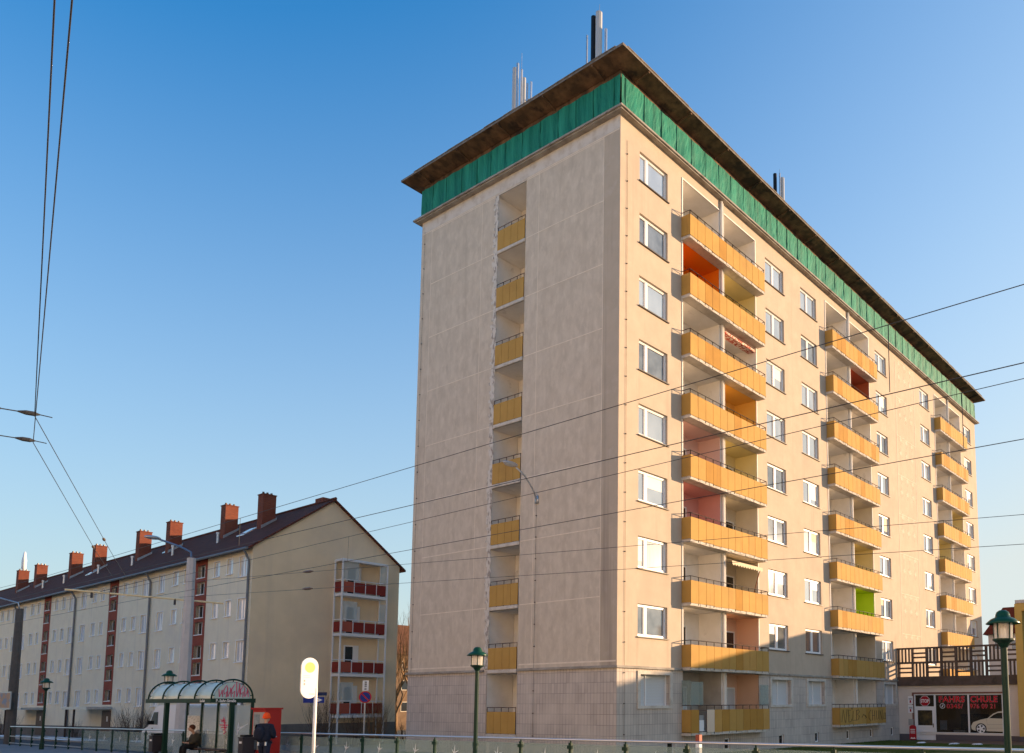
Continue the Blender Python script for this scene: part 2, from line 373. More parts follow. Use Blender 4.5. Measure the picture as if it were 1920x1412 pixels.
def snow_patch(name, cx, cy, z, rx, ry, label, seed):
    rr = random.Random(seed); mb = MB(); n = 22
    ring = lambda k, h: [(cx+rx*k*(.75+.35*rr.random())*math.cos(t*6.283/n), cy+ry*k*(.75+.35*rr.random())*math.sin(t*6.283/n), z+h) for t in range(n)]
    a, b = ring(1, .0), ring(.75, .05)
    for i in range(n): j = (i+1) % n; mb.poly([a[i], a[j], b[j], b[i]])
    mb.poly(b); return tag(mb.build(name, 'snow', smooth=True), label, 'snow', 'old snow patches', 'stuff')
for i, (x, y, rx, ry, lb) in enumerate([(23.2, -3.4, .55, .2, 'thin strip of old snow on the lawn edge by the shop'), (22.3, -5.6, .75, .22, 'broken snow patch on the brown path before the shop window'), (22.3, -6.9, .6, .25, 'snow patch on the brown path nearest the green lamp'),
        (-1.6, 52, 1.0, 8, 'long snow bank on the pavement edge before the long building'), (-1.3, 66, .8, 5, 'far snow bank along the pavement of the long building'), (-.9, 40.5, .6, 3, 'short snow bank beside the large bare shrub')]):
    snow_patch('snow_patch', x, y, (LZ(x, y) if x > 0 else G(y)-.06)+.005, rx, ry, lb, i)

# ------------------------------------------------------------------ apartment tower
L, W, ST = 47.4, 13.4, 2.785
T = thing('apartment_tower', 'ten-storey beige apartment tower with ochre balconies and green netting under its eaves', 'apartment block')
ZF = lambda k: .875+ST*k                # loggia floor of storey k (0..8)
cols = [(1.25, 1.95, .30), (11.6, 1.95, .47), (15.46, 1.93, .47), (25.8, 1.87, .47), (33.97, 1.9, .45), (44.15, 1.95, .4)]
lg = [(4.3, 10.55), (18.55, 24.7), (37.1, 43.2)]
op_up = []; op_lo = []
for k in range(1, 9):
    for x, ww, mu in cols: op_up.append((x, x+ww, 2.02+ST*k, 3.35+ST*k, .2))
for a, b in lg: op_up.append((a, b, 3.56, 26.0, 0)); op_lo.append((a, b, ZF(0), 3.56, 0))
for x, ww, mu in cols[:4]: op_lo.append((x+.15, x+ww+.15, 2.02, 3.28, .3))
base_w = [(3.2, .5), (7.5, .45), (12.45, .5), (16.35, .45), (20.3, .42), (23.6, .42), (26.9, .45)]
for x, ww in base_w: op_lo.append((x, x+ww, -.02, .5, .15))
lo_ = [(5.65, 7.75, 3.62, 25.85, 0)]; lo_l = [(5.65, 7.62, .80, 3.56, 0)]
zb = -.75
wl = MB(); X, Yv, Z = (1, 0, 0), (0, 1, 0), (0, 0, 1)
wl.wall((0, 0, 0), X, Z, (0, -1, 0), 0, L, 3.56, 26.6, op_up)
wl.poly([(L, 0, zb), (L, W, zb), (L, W, 26.6), (L, 0, 26.6)]); wl.poly([(0, W, zb), (L, W, zb), (L, W, 26.6), (0, W, 26.6)])
wl.build('wall', 'plaster', T)
g2 = MB(); g2.wall((0, 0, 0), Yv, Z, (-1, 0, 0), .9, W, 3.56, 26.6, lo_); g2.mt(1); g2.wall((0, 0, 0), Yv, Z, (-1, 0, 0), 0, .9, 3.56, 26.6, []); o = g2.build('gable_wall', ['gable_plaster', 'gable_plaster_dark'], T); o['label'] = 'grey-beige windowless end wall with pale panel joints'
bs = MB(); bs.wall((0, 0, 0), X, Z, (0, -1, 0), 0, L, zb, 3.56, op_lo); bs.wall((0, 0, 0), Yv, Z, (-1, 0, 0), 0, W, zb, 3.56, lo_l)
o = bs.build('tiled_base', 'tile', T); o['label'] = 'ground storey clad in narrow grey tiles'
for q in ((-.09, 4.15, -.09, 0), (10.7, 18.4, -.09, 0), (24.85, 28.25, -.09, 0), (-.09, 0, .002, 5.6), (-.09, 0, 7.8, W+.09)): le = MB(); le.box(*q, 3.50, 3.60); le.build('ledge', 'concrete', T)
pass
# panel joints on the end wall
jt = MB()
for k in range(1, 9):
    z = 3.55+ST*k
    if z < 26: jt.box(-.006, 0, .9, 5.6, z, z+.04); jt.box(-.006, 0, 7.8, 12.55, z, z+.04)
for y in (.9, 4.8, 8.68, 12.55): jt.box(-.0055, 0, y, y+.028, 3.75, 25.9)
jt.box(-.006, 0, .05, 5.6, 25.9, 25.95); jt.box(-.006, 0, 7.8, 13.3, 25.9, 25.95)
jt.box(-.006, 0, .05, 5.6, 3.74, 3.80); jt.box(-.006, 0, 7.8, 13.3, 3.74, 3.80)
jt.build('panel_joints', 'joint', T)
pe = MB(); pe.box(-.004, 0, .02, 13.35, 25.97, 26.58); pe.build('pale_wall_band', 'plaster_pale', T)
ce = MB()
rr = random.Random(5)
for i in range(160):                      # crumbling white render along the loggia edge
    z0 = 3.65+22.2*i/160; ce.box(-.008-.012*rr.random(), 0, 7.5+.08*rr.random(), 7.72+.22*rr.random(), z0, z0+.1388)
ce.build('crumbling_render', 'crumble', T)
# mouldings round loggias
for a, b in lg:
    ml = MB()
    for x in (a-.07, b): ml.box(x, x+.07, -.03, .02, 3.62, 26.0)
    ml.box(a-.07, b+.07, -.03, .02, 26.0, 26.06)
    ml.box((a+b)/2-.15, (a+b)/2+.15, .01, 1.3, ZF(0), 26.0)
    ml.build('loggia_surround', 'white_wall', T)
for a, b in lg:
    c = (a+b)/2; pp = MB()
    for k in range(9):
        z1 = ZF(k+1)-.16 if k < 8 else 26.5; pp.tube([(c-.02, -.06, ZF(k)+.02), (c-.02, -.06, z1)], .065, 8); pp.tube([(c+.16, -.05, ZF(k)+.02), (c+.16, -.05, z1)], .025, 6)
    pp.build('drain_pipe', 'white_wall', T)
# windows
def win_mesh(ww, hh, mu, surround=False):
    f = MB(); y0, y1 = .10, .18; b = .075
    f.box(0, b, y0, y1, 0, hh); f.box(ww-b, ww, y0, y1, 0, hh); f.box(b, ww-b, y0, y1, 0, b); f.box(b, ww-b, y0, y1, hh-b, hh)
    m_ = mu*ww; f.box(m_-.075, m_+.075, y0-.005, y1, b, hh-b)
    for a, c in ((b, m_-.075), (m_+.075, ww-b)):           # sash profiles
        f.box(a, a+.035, y0+.012, y1-.01, b, hh-b); f.box(c-.035, c, y0+.012, y1-.01, b, hh-b); f.box(a+.035, c-.035, y0+.012, y1-.01, b, b+.035); f.box(a+.035, c-.035, y0+.012, y1-.01, hh-b-.035, hh-b)
    p = MB(); p.box(b, m_-.075, .15, .158, b, hh-b); p.box(m_+.075, ww-b, .15, .158, b, hh-b)
    q = MB(); q.box(-.06, ww+.06, -.07, .10, -.05, -.008)
    return f, p, q
rw = random.Random(21)
for ci, (x, ww, mu) in enumerate(cols):
    f, p, q = win_mesh(ww, 1.33, mu)
    for k in range(8, 0, -1):
        loc = (x, .0, 2.02+ST*k)
        if k < 8:
            o = dup(w0, T, loc); u_ = rw.random()
            pn_ = [c_ for c_ in o.children if c_.name.startswith('pane')][0]
            if u_ < .30: pn_.data = pdim
            elif u_ < .5: pn_.data = ppale
            if rw.random() < .38:
                bl_ = MB(); a_, c_ = ((.11, mu*ww-.11), (mu*ww+.11, ww-.11))[rw.random() < .75]; hh = rw.uniform(.25, .95); bl_.box(a_, c_, .145, .149, 1.22-hh, 1.22); bl_.build('blind', rw.choice(('shutter', 'blind_cream', 'shutter')), o)
        elif k == 8:
            w0 = f.build('window', 'pvc', T, loc); po_ = p.build('pane', 'pane', w0); q.build('sill', 'sill', w0)
            pdim = po_.data.copy(); pdim.materials[0] = MATS['pane_dim']; ppale = po_.data.copy(); ppale.materials[0] = MATS['pane_soft']
for ci, (x, ww, mu) in enumerate(cols[:4]):
    f = MB(); x0, x1 = 0, ww
    for a, b, c, d in ((-.17, 0, -.12, 1.40), (x1, x1+.17, -.12, 1.40), (0, x1, -.12, 0), (0, x1, 1.26, 1.40)): f.box(a, b, -.05, .0, c, d)
    o = f.build('shuttered_window', 'concrete_pale', T, (x+.15, 0, 2.02))
    sh = MB()
    for j in range(20):
        for a, b in ((.05, ww*mu-.03), (ww*mu+.03, ww-.05)): sh.box(a, b, .21+.004*(j % 2), .24, j*.063, j*.063+.058)
    sh.build('roller_shutter', 'shutter', o)
    fr = MB(); fr.box(0, .05, .17, .25, 0, 1.26); fr.box(ww-.05, ww, .17, .25, 0, 1.26); fr.box(ww*mu-.03, ww*mu+.03, .17, .25, 0, 1.26); fr.build('shutter_frame', 'pvc', o)
for i, (x, ww) in enumerate(base_w):
    f = MB(); f.box(0, .05, .06, .12, 0, .52); f.box(ww-.05, ww, .06, .12, 0, .52); f.box(.05, ww-.05, .06, .12, 0, .05); f.box(.05, ww-.05, .06, .12, .47, .52)
    o = f.build('basement_window', 'pvc', T, (x, 0, -.02)); p = MB(); p.box(.05, ww-.05, .09, .1, .05, .47); p.build('pane', 'pane_dark', o)
# loggia rooms
special = {(0, 7, 0): 'room_orange', (0, 7, 1): 'room_straw', (0, 5, 1): 'room_yellow', (0, 4, 0): 'room_pink', (0, 4, 1): 'room_straw', (0, 3, 0): 'room_rose', (0, 3, 1): 'room_cream', (0, 2, 1): 'room_cream', (0, 1, 1): 'room_peach', (0, 0, 0): 'room_grey', (0, 0, 1): 'room_peach',
           (1, 7, 1): 'room_red', (1, 4, 1): 'room_cream', (1, 3, 1): 'room_straw', (1, 2, 1): 'room_lime', (1, 1, 1): 'room_cream', (2, 5, 1): 'room_straw', (2, 4, 0): 'room_straw', (0, 5, 0): 'white_wall'}
names = {'room_orange': 'bright orange loggia', 'room_yellow': 'yellow painted loggia', 'room_straw': 'straw yellow loggia', 'room_pink': 'pale pink loggia', 'room_rose': 'rose pink loggia', 'room_lime': 'lime green loggia', 'room_red': 'brick red loggia', 'room_peach': 'peach painted loggia', 'room_cream': 'cream loggia'}
def room(x0, x1, z0, z1, m, dx, shut=False):
    d = 1.28; r = MB()
    r.poly([(x0, d, z0), (x1, d, z0), (x1, d, z1), (x0, d, z1)]); r.poly([(x0, .015, z0), (x0, d, z0), (x0, d, z1), (x0, .015, z1)]); r.poly([(x1, .015, z0), (x1, d, z0), (x1, d, z1), (x1, .015, z1)])
    r.poly([(x0, .015, z1), (x1, .015, z1), (x1, d, z1), (x0, d, z1)])
    o = r.build('loggia', m, T)
    if m in names: o['label'] = names[m]
    f = MB(); a, b, h = dx, dx+.85, z0+2.0
    f.box(a, a+.08, d-.06, d-.004, z0, h); f.box(b-.08, b, d-.06, d-.004, z0, h); f.box(a+.08, b-.08, d-.06, d-.004, h-.08, h); f.box(a+.08, b-.08, d-.06, d-.004, z0, z0+.1)
    f.box(b, b+.07, d-.06, d-.004, z0+.8, h); f.box(b+.07, b+.9, d-.06, d-.004, z0+.8, z0+.87); f.box(b+.07, b+.9, d-.06, d-.004, h-.07, h); f.box(b+.83, b+.9, d-.061, d-.004, z0+.87, h-.07)
    f.mt(1); f.box(a+.08, b-.08, d-.035, d-.01, z0+.1, h-.08); f.box(b+.07, b+.83, d-.035, d-.01, z0+.87, h-.07)
    f.build('balcony_door', ['pvc', 'shutter' if shut else 'pane_dark'], o)
    return o
for c, (a, b) in enumerate(lg):
    m_ = (a+b)/2
    for k in range(9):
        if c == 2 and k == 0: continue
        for s_ in (0, 1):
            x0, x1 = (a+.001, m_-.151) if s_ == 0 else (m_+.151, b-.001)
            room(x0, x1, ZF(k), ZF(k+1)-.165 if k < 8 else 25.99, special.get((c, k, s_), 'white_wall'), x0+(.18 if s_ == 0 else .95), k == 0)
for k in range(9):                           # end-wall loggias
    z0, z1 = .80+ST*k, .62+ST*(k+1); r = MB(); d = 1.5
    if k == 8: z1 = 25.84
    for P_ in ([(d, 5.66, z0), (d, 7.6, z0), (d, 7.6, z1), (d, 5.66, z1)], [(.01, 7.61, z0), (d, 7.61, z0), (d, 7.61, z1), (.01, 7.61, z1)], [(.01, 5.66, z0), (d, 5.66, z0), (d, 5.66, z1), (.01, 5.66, z1)], [(.01, 5.66, z1), (.01, 7.61, z1), (d, 7.61, z1), (d, 5.66, z1)]): r.poly(P_)
    o = r.build('loggia', 'white_wall', T); f = MB(); f.box(d-.06, d-.004, 5.9, 5.98, z0, z0+2.1); f.box(d-.06, d-.004, 6.85, 6.93, z0, z0+2.1); f.box(d-.06, d-.004, 5.98, 6.85, z0+2.02, z0+2.1); f.mt(1); f.box(d-.035, d-.01, 5.98, 6.85, z0, z0+2.02)
    f.build('balcony_door', ['pvc', 'pane_dark'], o)
# balconies
BW = 6.5
def slab_mb():
    s = MB(); rr = random.Random(11); n = 26
    s.box(.06, BW-.06, 0.0, 1.27, -.15, -.003) if False else None
    s.box(0, BW, -.46, 0.0, -.15, -.002); s.box(.12, BW-.28, 0, 1.27, -.155, -.004)
    for i in range(n):                       # flaking front edge
        a = BW*i/n; s.box(a, a+BW/n-.002, -.47-.02*rr.random(), -.46, -.15+.05*rr.random()**2, -.02*rr.random())
    return s
rv = random.Random(33); PM = ['ochre', 'beige_panel', 'ochre_faded', 'ochre_brown']
def panels_mb(drop=(), beige=(), ends='lr'):
    p = MB(); n = 11; w_ = BW/n
    for i in range(n):
        if i in drop: continue
        p.mt(1 if i in beige else (0, 0, 2, 3, 0)[rv.randrange(5)]); p.box(i*w_+.011, (i+1)*w_-.011, -.505, -.49, -.03+.008*(i % 3), .955)
    p.mt(0)
    if 'l' in ends: p.box(.0, .015, -.48, -.01, -.03, .955)
    if 'r' in ends: p.box(BW-.015, BW, -.48, -.01, -.03, .955)
    return p
def rail_mb():
    r = MB(); z = 1.14
    r.tube([(.02, -.02, z), (.02, -.48, z), (BW-.02, -.48, z), (BW-.02, -.02, z)], .018, 6)
    for i in range(12):
        x = .03+(BW-.06)*i/11; r.box(x-.011, x+.011, -.487, -.462, -.1, z)
    for zz in (.0, .9): r.box(.02, BW-.02, -.486, -.463, zz, zz+.03)
    return r
bal0 = None
for c, x in enumerate((4.2, 18.45, 37.0)):
    for k in range(8, -1, -1):
        if c == 2 and k == 0: continue
        loc = (x, 0, ZF(k))
        if c == 0 and k == 0:
            b0 = slab_mb().build('balcony', 'concrete_pale', T, loc); panels_mb(range(1, 11), (), 'l').build('cladding_panel', PM, b0); panels_mb((0, 1), (2,), 'r').build('cladding_panel', PM, b0); rail_mb().build('railing', 'iron', b0)
            b0['label'] = 'lowest balcony with one panel missing and one replaced in beige'
            ws = MB(); ws.box(.02, .04, -.45, .0, 1.16, 2.2); ws.box(.05, .95, -.47, -.455, 1.16, 2.15); ws.build('wind_screen', 'rail_glass', b0); ws = MB(); ws.box(BW-.8, BW-.02, -.47, -.455, 1.16, 2.1); ws.build('wind_screen', 'rail_glass', b0)
            jb = MB(); jb.box(.66, 1.10, -.40, -.1, .02, .5); jb.mt(1); jb.box(.72, 1.15, -.35, -.05, .5, .72); jb.build('stored_boxes', ['sticker_white', 'machine_grey'], b0)
        elif bal0 is None:
            bal0 = slab_mb().build('balcony', 'concrete_pale', T, loc); panels_mb().build('cladding_panel', PM, bal0); pvar = []
            for _ in range(5): v_ = panels_mb().build('cladding_panel', PM); pvar.append(v_.data); bpy.data.objects.remove(v_); rail_mb().build('railing', 'iron', bal0)
        else:
            o = dup(bal0, T, loc)
            for c_ in o.children:
                if c_.name.startswith('cladding'): c_.data = rv.choice(pvar)
            if c == 1 and k == 0:
                o['label'] = 'lowest balcony scrawled with black graffiti'
                gm = MB(); lines = [[(.1, .15), (.28, .85), (.52, .12), (.6, .1), (.78, .85)], [(1.25, .78), (.95, .82), (.98, .5), (1.2, .52), (.98, .48), (1.0, .12), (1.3, .15), (1.4, .3)], [(1.38, .85), (1.5, .95), (1.42, .93), (1.52, .84)], [(1.6, .75), (1.5, .2), (2.0, .22)], [(2.05, .8), (2.05, .2), (2.3, .25), (2.45, .45), (2.15, .55), (2.5, .7), (2.3, .82), (2.05, .75)], [(2.8, .35), (3.05, .55), (3.4, .35), (3.3, .5), (3.42, .33), (3.25, .3)],
                         [(4.1, .78), (3.8, .6), (3.8, .3), (4.05, .15)], [(4.3, .8), (4.3, .15)], [(4.3, .45), (4.65, .45)], [(4.65, .75), (4.65, .15)], [(4.9, .75), (4.95, .2), (5.2, .25), (5.2, .75)], [(5.4, .15), (5.45, .75), (5.75, .15), (5.8, .8)], [(6.0, .2), (6.1, .6), (6.3, .6), (6.3, .2), (6.0, .25)]]
                strokes(gm, lines, (.1, -.505, 0), (1, 0, 0), (0, 0, 1), (0, -1, 0), .014); gm.build('graffiti', 'black', o)
            if c == 2 and k == 8: o['label'] = 'topmost balcony of the farthest column'
bal1 = None
for k in range(9):
    loc = (0, 5.68, .80+ST*k)
    if bal1 is None:
        s = MB(); s.box(-.04, 1.48, -.0, 1.88, -.16, 0); s.box(-.055, -.04, .05, 1.8, -.14, -.03); bal1 = s.build('balcony', 'concrete_pale', T, loc)
        p = MB()
        for i in range(4): p.box(-.035, -.02, i*.465+.01, (i+1)*.465-.008, .02, .96)
        p.build('cladding_panel', 'ochre', bal1)
        r = MB(); r.tube([(.0, .0, 1.14), (.0, 1.87, 1.14)], .016); [r.box(-.012, .012, y, y+.02, 0, 1.14) for y in (.01, .465, .93, 1.395, 1.84)]; r.build('railing', 'iron', bal1)
    else: dup(bal1, T, loc)
# awnings, ornament, conductors
aw = MB(); aw.box(7.7, 10.4, -.05, .35, ZF(7)-.45, ZF(7)-.33); aw.box(7.8, 7.84, -.02, .8, ZF(7)-.33, ZF(7)-.3); o = aw.build('rolled_awning', 'awning_red', T); o['label'] = 'rolled red striped awning'
aw = MB(); zt = ZF(3)-.2
aw.poly([(7.7, .5, zt), (10.45, .5, zt), (10.45, -.35, zt-.28), (7.7, -.35, zt-.28)])
for i in range(12):
    a = 7.7+2.75*i/12; b = a+2.75/12; aw.poly([(a, -.35, zt-.28), (b, -.35, zt-.28), (b, -.36, zt-.42), ((a+b)/2, -.36, zt-.5), (a, -.36, zt-.42)])
o = aw.build('scalloped_awning', 'awning_cream', T); o['label'] = 'cream scalloped awning'
aw = MB(); aw.tube([(10.3, -.3, zt-.3), (10.1, .0, ZF(2)+.9)], .03); aw.build('awning_pole', 'wood', T)
wd = MB(); wd.box(7.65, 8.3, .6, .72, ZF(1), ZF(1)+1.75); wd.build('wooden_screen', 'wood', T)
orn = MB()
for k in range(1, 9):
    for j in range(2):
        for i in range(3):
            cx, cz = 29.95+1.05*i, 3.95+ST*k-1.15+1.0*j
            st_ = []
            for a in range(16):
                r_ = (.40, .13, .34, .13)[a % 4]; st_.append((cx+r_*math.cos(a*math.pi/8), -.006, cz+r_*math.sin(a*math.pi/8)))
            orn.prism(st_, (0, .006, 0))
orn.build('relief_ornament', 'ornament_plaster', T)
ob = MB(); ob.box(29.25, 29.30, -.012, 0, 4, 26); ob.box(32.75, 32.8, -.012, 0, 4, 26)
for k in range(1, 9): ob.box(29.3, 32.75, -.012, 0, 4.0+ST*k-.03, 4.0+ST*k)
ob.build('ornament_frame', 'joint', T)
lc = MB()
def conductor(p0, p1, n):
    lc.tube([p0, p1], .006, 5)
    for i in range(n):
        q = Vector(p0).lerp(Vector(p1), (i+.5)/n); lc.box(q.x-.022, q.x+.022, q.y-.022, q.y+.022, q.z-.018, q.z+.018)
conductor((.42, -.03, .3), (.42, -.03, 25.6), 21); conductor((-.05, 4.6, .3), (-.05, 4.6, 10.6), 11); conductor((-.05, 13.1, 3.6), (-.05, 13.1, 26), 17)
lc.build('lightning_conductor', 'iron', T)
# attic, cornice, net, flared eaves
at = MB()
def ringbox(mb, e0, e1, z0, z1):
    mb.box(-e1, L+e1, -e1, e0, z0, z1); mb.box(-e1, L+e1, W-e0, W+e1, z0, z1); mb.box(-e1, e0, e0, W-e0, z0, z1); mb.box(L-e0, L+e1, e0, W-e0, z0, z1)
ringbox(at, .1, .34, 26.62, 26.70); ringbox(at, .1, .26, 26.56, 26.62)
at.build('cornice', 'concrete', T)
a2 = MB(); ringbox(a2, .4, -.03, 26.70, 28.6); a2.build('attic_wall', 'soffit', T)
rf = MB(); e0, e1, z0, z1 = -.0, .80, 28.56, 28.72
def rect(e, z): return [(-e, -e, z), (L+e, -e, z), (L+e, W+e, z), (-e, W+e, z)]
A_, B_, C_, D_ = rect(e0, z0), rect(e1, z1), rect(e1, z1+.10), rect(.3, z1+.22)
nseg = (30, 9, 30, 9)
for i in range(4):
    j = (i+1) % 4
    rf.mt(0); rf.poly([A_[i], A_[j], B_[j], B_[i]]); rf.mt(1); rf.poly([B_[i], B_[j], C_[j], C_[i]]); rf.poly([C_[i], C_[j], D_[j], D_[i]])
rf.mt(1); rf.poly(D_)
rr = random.Random(9)
for i in range(60):                        # uneven capping along the edge
    a = L*i/60; rf.box(a-.5, a-.5+L/60+.25, -e1-.012-.015*rr.random(), -e1+.2, z1+.10+.02*rr.random(), z1+.14+.03*rr.random())
for i in range(20):
    a = W*i/20; rf.box(-e1-.012-.012*rr.random(), -e1+.2, a-.4, a-.4+W/20+.1, z1+.10+.02*rr.random(), z1+.13+.03*rr.random())
rf.mt(0)
for i in range(5):
    y = .9+2.95*i; rf.prism([(0, y, z0-.0), (-.77, y, z1-.012), (-.77, y, z1-.09), (0, y, z0-.09)], (0, .09, 0))
for i in range(16):
    x = .9+3.02*i; rf.prism([(x, 0, z0-.0), (x, -.77, z1-.012), (x, -.77, z1-.09), (x, 0, z0-.09)], (.09, 0, 0))
rf.build('roof', ['soffit', 'eave_edge'], T)
nm = MB(); rr = random.Random(2)
def netstrip(p0, p1, out):
    p0, p1, out = Vector(p0), Vector(p1), Vector(out); ln = (p1-p0).length; n = int(ln/.09); rows = 7; g_ = []
    for i in range(n+1):
        t_ = i/n; ph = t_*ln; sag = .04*abs(math.sin(ph*math.pi/1.1)); row = []
        for j in range(rows+1):
            h = j/rows; o_ = .03+.022*math.sin(ph*5.7+2.2*math.sin(h*3+ph*.4))*math.sin(math.pi*min(1, .25+h))+.02*rr.random()
            row.append(p0.lerp(p1, t_)+out*o_+Vector((0, 0, 26.72+h*(1.60-sag*1.2))))
        g_.append(row)
    for i in range(n):
        for j in range(rows): nm.poly([g_[i][j], g_[i+1][j], g_[i+1][j+1], g_[i][j+1]])
netstrip((-.03, -.03, 0), (L+.03, -.03, 0), (0, -1, 0)); netstrip((-.03, -.03, 0), (-.03, W+.03, 0), (-1, 0, 0)); netstrip((L+.03, 0, 0), (L+.03, W, 0), (1, 0, 0))
nm.mt(1)
xb = .2
while xb < L: nm.box(xb, xb+.02, -.095, -.04, 26.72, 28.26+.03*rr.random()); xb += 1.05+.25*rr.random()
xb = .3
while xb < W: nm.box(-.095, -.04, xb, xb+.02, 26.72, 28.26+.03*rr.random()); xb += 1.0+.2*rr.random()
o = nm.build('safety_netting', ['net', 'net_post'], T); o['label'] = 'green debris netting hung below the eaves'

# antennas on the roof
def antenna(loc, kind, label):
    t = thing('rooftop_antenna', label, 'antenna', loc, group='mobile antennas on the tower roof')
    p = MB(); p.tube([(0, 0, 0), (0, 0, 4.8 if kind != 2 else 5.4)], .05, 8)
    if kind == 1: p.tube([(.45, .9, 0), (.45, .9, 4.6)], .05, 8); p.tube([(0, 0, 4.4), (.45, .9, 4.4)], .03); p.tube([(0, 0, 2.6), (.45, .9, 2.6)], .03); p.tube([(0, 0, 2.2), (.45, .9, 2.2)], .03)
    if kind == 0: p.tube([(.1, -.6, 0), (.1, -.6, 3.9)], .045, 8); p.tube([(0, 0, 3.0), (.1, -.6, 3.0)], .03)
    p.build('pole', 'galv', t)
    for i, (dx, dy, z0_, z1_, m, rd) in enumerate({0: [(0, .34, 2.3, 4.9, 'antenna_panel', .15), (-.1, .06, 2.5, 5.0, 'galv', .07), (.1, -.22, 2.3, 4.2, 'antenna_panel', .085), (.1, -.45, 2.3, 3.8, 'galv', .05)], 1: [(-.15, .12, 2.6, 4.9, 'black', .13), (-.1, -.16, 2.4, 5.0, 'antenna_panel', .16), (.1, -.42, 2.3, 4.2, 'galv', .06), (.1, .78, 2.3, 4.5, 'galv', .045)], 2: [(0, .3, 3.4, 5.4, 'black', .12), (.4, -.02, 2.8, 5.2, 'antenna_panel', .14)]}[kind]):
        a = MB(); a.tube([(dx-.12, dy, z0_), (dx-.12, dy, z1_)], rd, 10); a.build('antenna_panel', m, t)
    wv = MB(); wv.tube([(0, .02, 4.7), (0, .02, 5.7)], .012, 5); wv.build('whip', 'galv', t); return t
antenna((2, 8.4, 29.2), 0, 'pale panel antenna mast on the left roof edge of the tower')
antenna((2, 3.1, 29.0), 1, 'tallest antenna mast nearest the roof corner with ladder-like bracket')
antenna((20.4, 4, 31.4), 2, 'black and white antenna mast seen behind the long eave')
pd = MB(); pd.box(19.3, 21.6, 3.2, 4.8, 29.2, 31.45); o = pd.build('roof_plant_room', 'concrete', T)

# wall-mounted street lamp on the end wall
t = thing('wall_street_lamp', 'grey street lamp on a curved arm fixed to the end wall of the tower', 'street lamp', (0, 4.6, 10.9))
a = MB(); a.tube([(0, 0, -.15), (-.25, .02, .35), (-.7, .05, .85), (-1.15, .08, 1.1)], .035, 8); a.box(-.05, 0, -.1, .1, -.25, .1); a.build('arm', 'galv', t, smooth=True)
h = MB(); h.ball((-1.45, .1, 1.2), .2, 12, (2.0, .8, .5)); h.build('lamp_head', 'galv', t, smooth=True); h = MB(); h.ball((-1.5, .1, 1.13), .15, 10, (1.8, .8, .45)); h.build('lens', 'lamp_glass', t, smooth=True)

# ------------------------------------------------------------------ driving school wing, yellow and red-roofed houses
DS = thing('driving_school', 'low shop wing with dark display window, red lettering and a concrete balustrade on its roof', 'shop', (28.3, 0, 0))
b = MB(); opn = [(-6.75, -1.05, .18, 2.66, .12), (-2.45, -1.05, -.5, .18, .12)]
b.wall((0, 0, 0), Yv, Z, (-1, 0, 0), -7.75, -.012, .05, 3.2, opn); b.poly([(0, -7.75, 3.2), (0, -.012, 3.2), (11, -.012, 3.2), (11, -7.75, 3.2)]); b.build('wall', 'shop_wall', DS)
b = MB(); b.wall((0, 0, 0), Yv, Z, (-1, 0, 0), -7.75, -.012, -.9, .05, opn); b.build('plinth', 'shop_plinth', DS)
b = MB(); b.box(-.18, 11, -7.75, -.012, 3.2, 3.62); b.build('roof_slab', 'balustrade', DS)
b = MB(); b.box(-.05, 0, -7.75, -.02, 3.05, 3.15); b.build('fascia_strip', 'shop_wall', DS)
b = MB(); b.box(-.02, .06, -6.87, -.93, 2.66, 2.76); b.box(-.02, .06, -1.05, -.93, -.5, 2.66); b.build('shop_surround', 'brown_frame', DS)
b = MB(); b.box(.03, .10, -6.72, -6.66, .2, 2.6); b.box(.03, .10, -4.65, -4.55, .2, 2.6); b.box(.03, .10, -2.5, -2.38, -.5, 2.6); b.box(.03, .10, -1.14, -1.06, -.5, 2.6); b.box(.03, .10, -6.72, -1.06, 2.58, 2.65); b.box(.02, .12, -6.74, -2.5, .12, .2); b.box(.03, .10, -2.38, -1.14, 1.73, 1.85); b.build('window_frame', 'pvc', DS)
b = MB(); b.box(.06, .07, -6.66, -4.65, .2, 2.58); b.box(.06, .07, -4.55, -2.5, .2, 2.58); b.box(.06, .07, -2.38, -1.14, 1.85, 2.58); b.build('shop_window', 'shop_glass', DS)
b = MB(); xa, xb_, ya, yb_, za, zb_ = .14, 5, -7.6, -.2, -.48, 3.1
for P_ in ([(xb_, ya, za), (xb_, yb_, za), (xb_, yb_, zb_), (xb_, ya, zb_)], [(xa, ya, za), (xb_, ya, za), (xb_, ya, zb_), (xa, ya, zb_)], [(xa, yb_, za), (xb_, yb_, za), (xb_, yb_, zb_), (xa, yb_, zb_)], [(xa, ya, za), (xb_, ya, za), (xb_, yb_, za), (xa, yb_, za)], [(xa, ya, zb_), (xb_, ya, zb_), (xb_, yb_, zb_), (xa, yb_, zb_)]): b.poly(P_)
b.build('interior', 'shop_inside', DS)
b = MB(); b.box(1.6, 2.3, -4.3, -2.9, .25, .32); b.box(1.65, 2.25, -4.25, -4.2, -.48, .25); b.box(1.65, 2.25, -3.0, -2.95, -.48, .25); b.build('desk', 'wood', DS)
b = MB(); b.box(4.6, 4.98, -4.4, -2.6, -.48, 1.3); b.build('cupboard', 'door_brown', DS); b = MB(); b.box(.3, .32, -3.1, -2.65, .35, .95); b.build('poster', 'sticker_white', DS); b = MB(); b.box(.35, .8, -4.2, -3.5, .19, .34); b.build('brochure_pile', 'poster', DS)
d = MB(); d.box(.035, .09, -2.37, -2.25, -.5, 1.73); d.box(.035, .09, -1.27, -1.15, -.5, 1.73); d.box(.035, .09, -2.25, -1.27, 1.6, 1.73); d.box(.035, .09, -2.25, -1.27, .5, .62); d.box(.05, .08, -2.25, -1.27, -.4, .5); d.box(.035, .09, -2.25, -1.27, -.5, -.4)
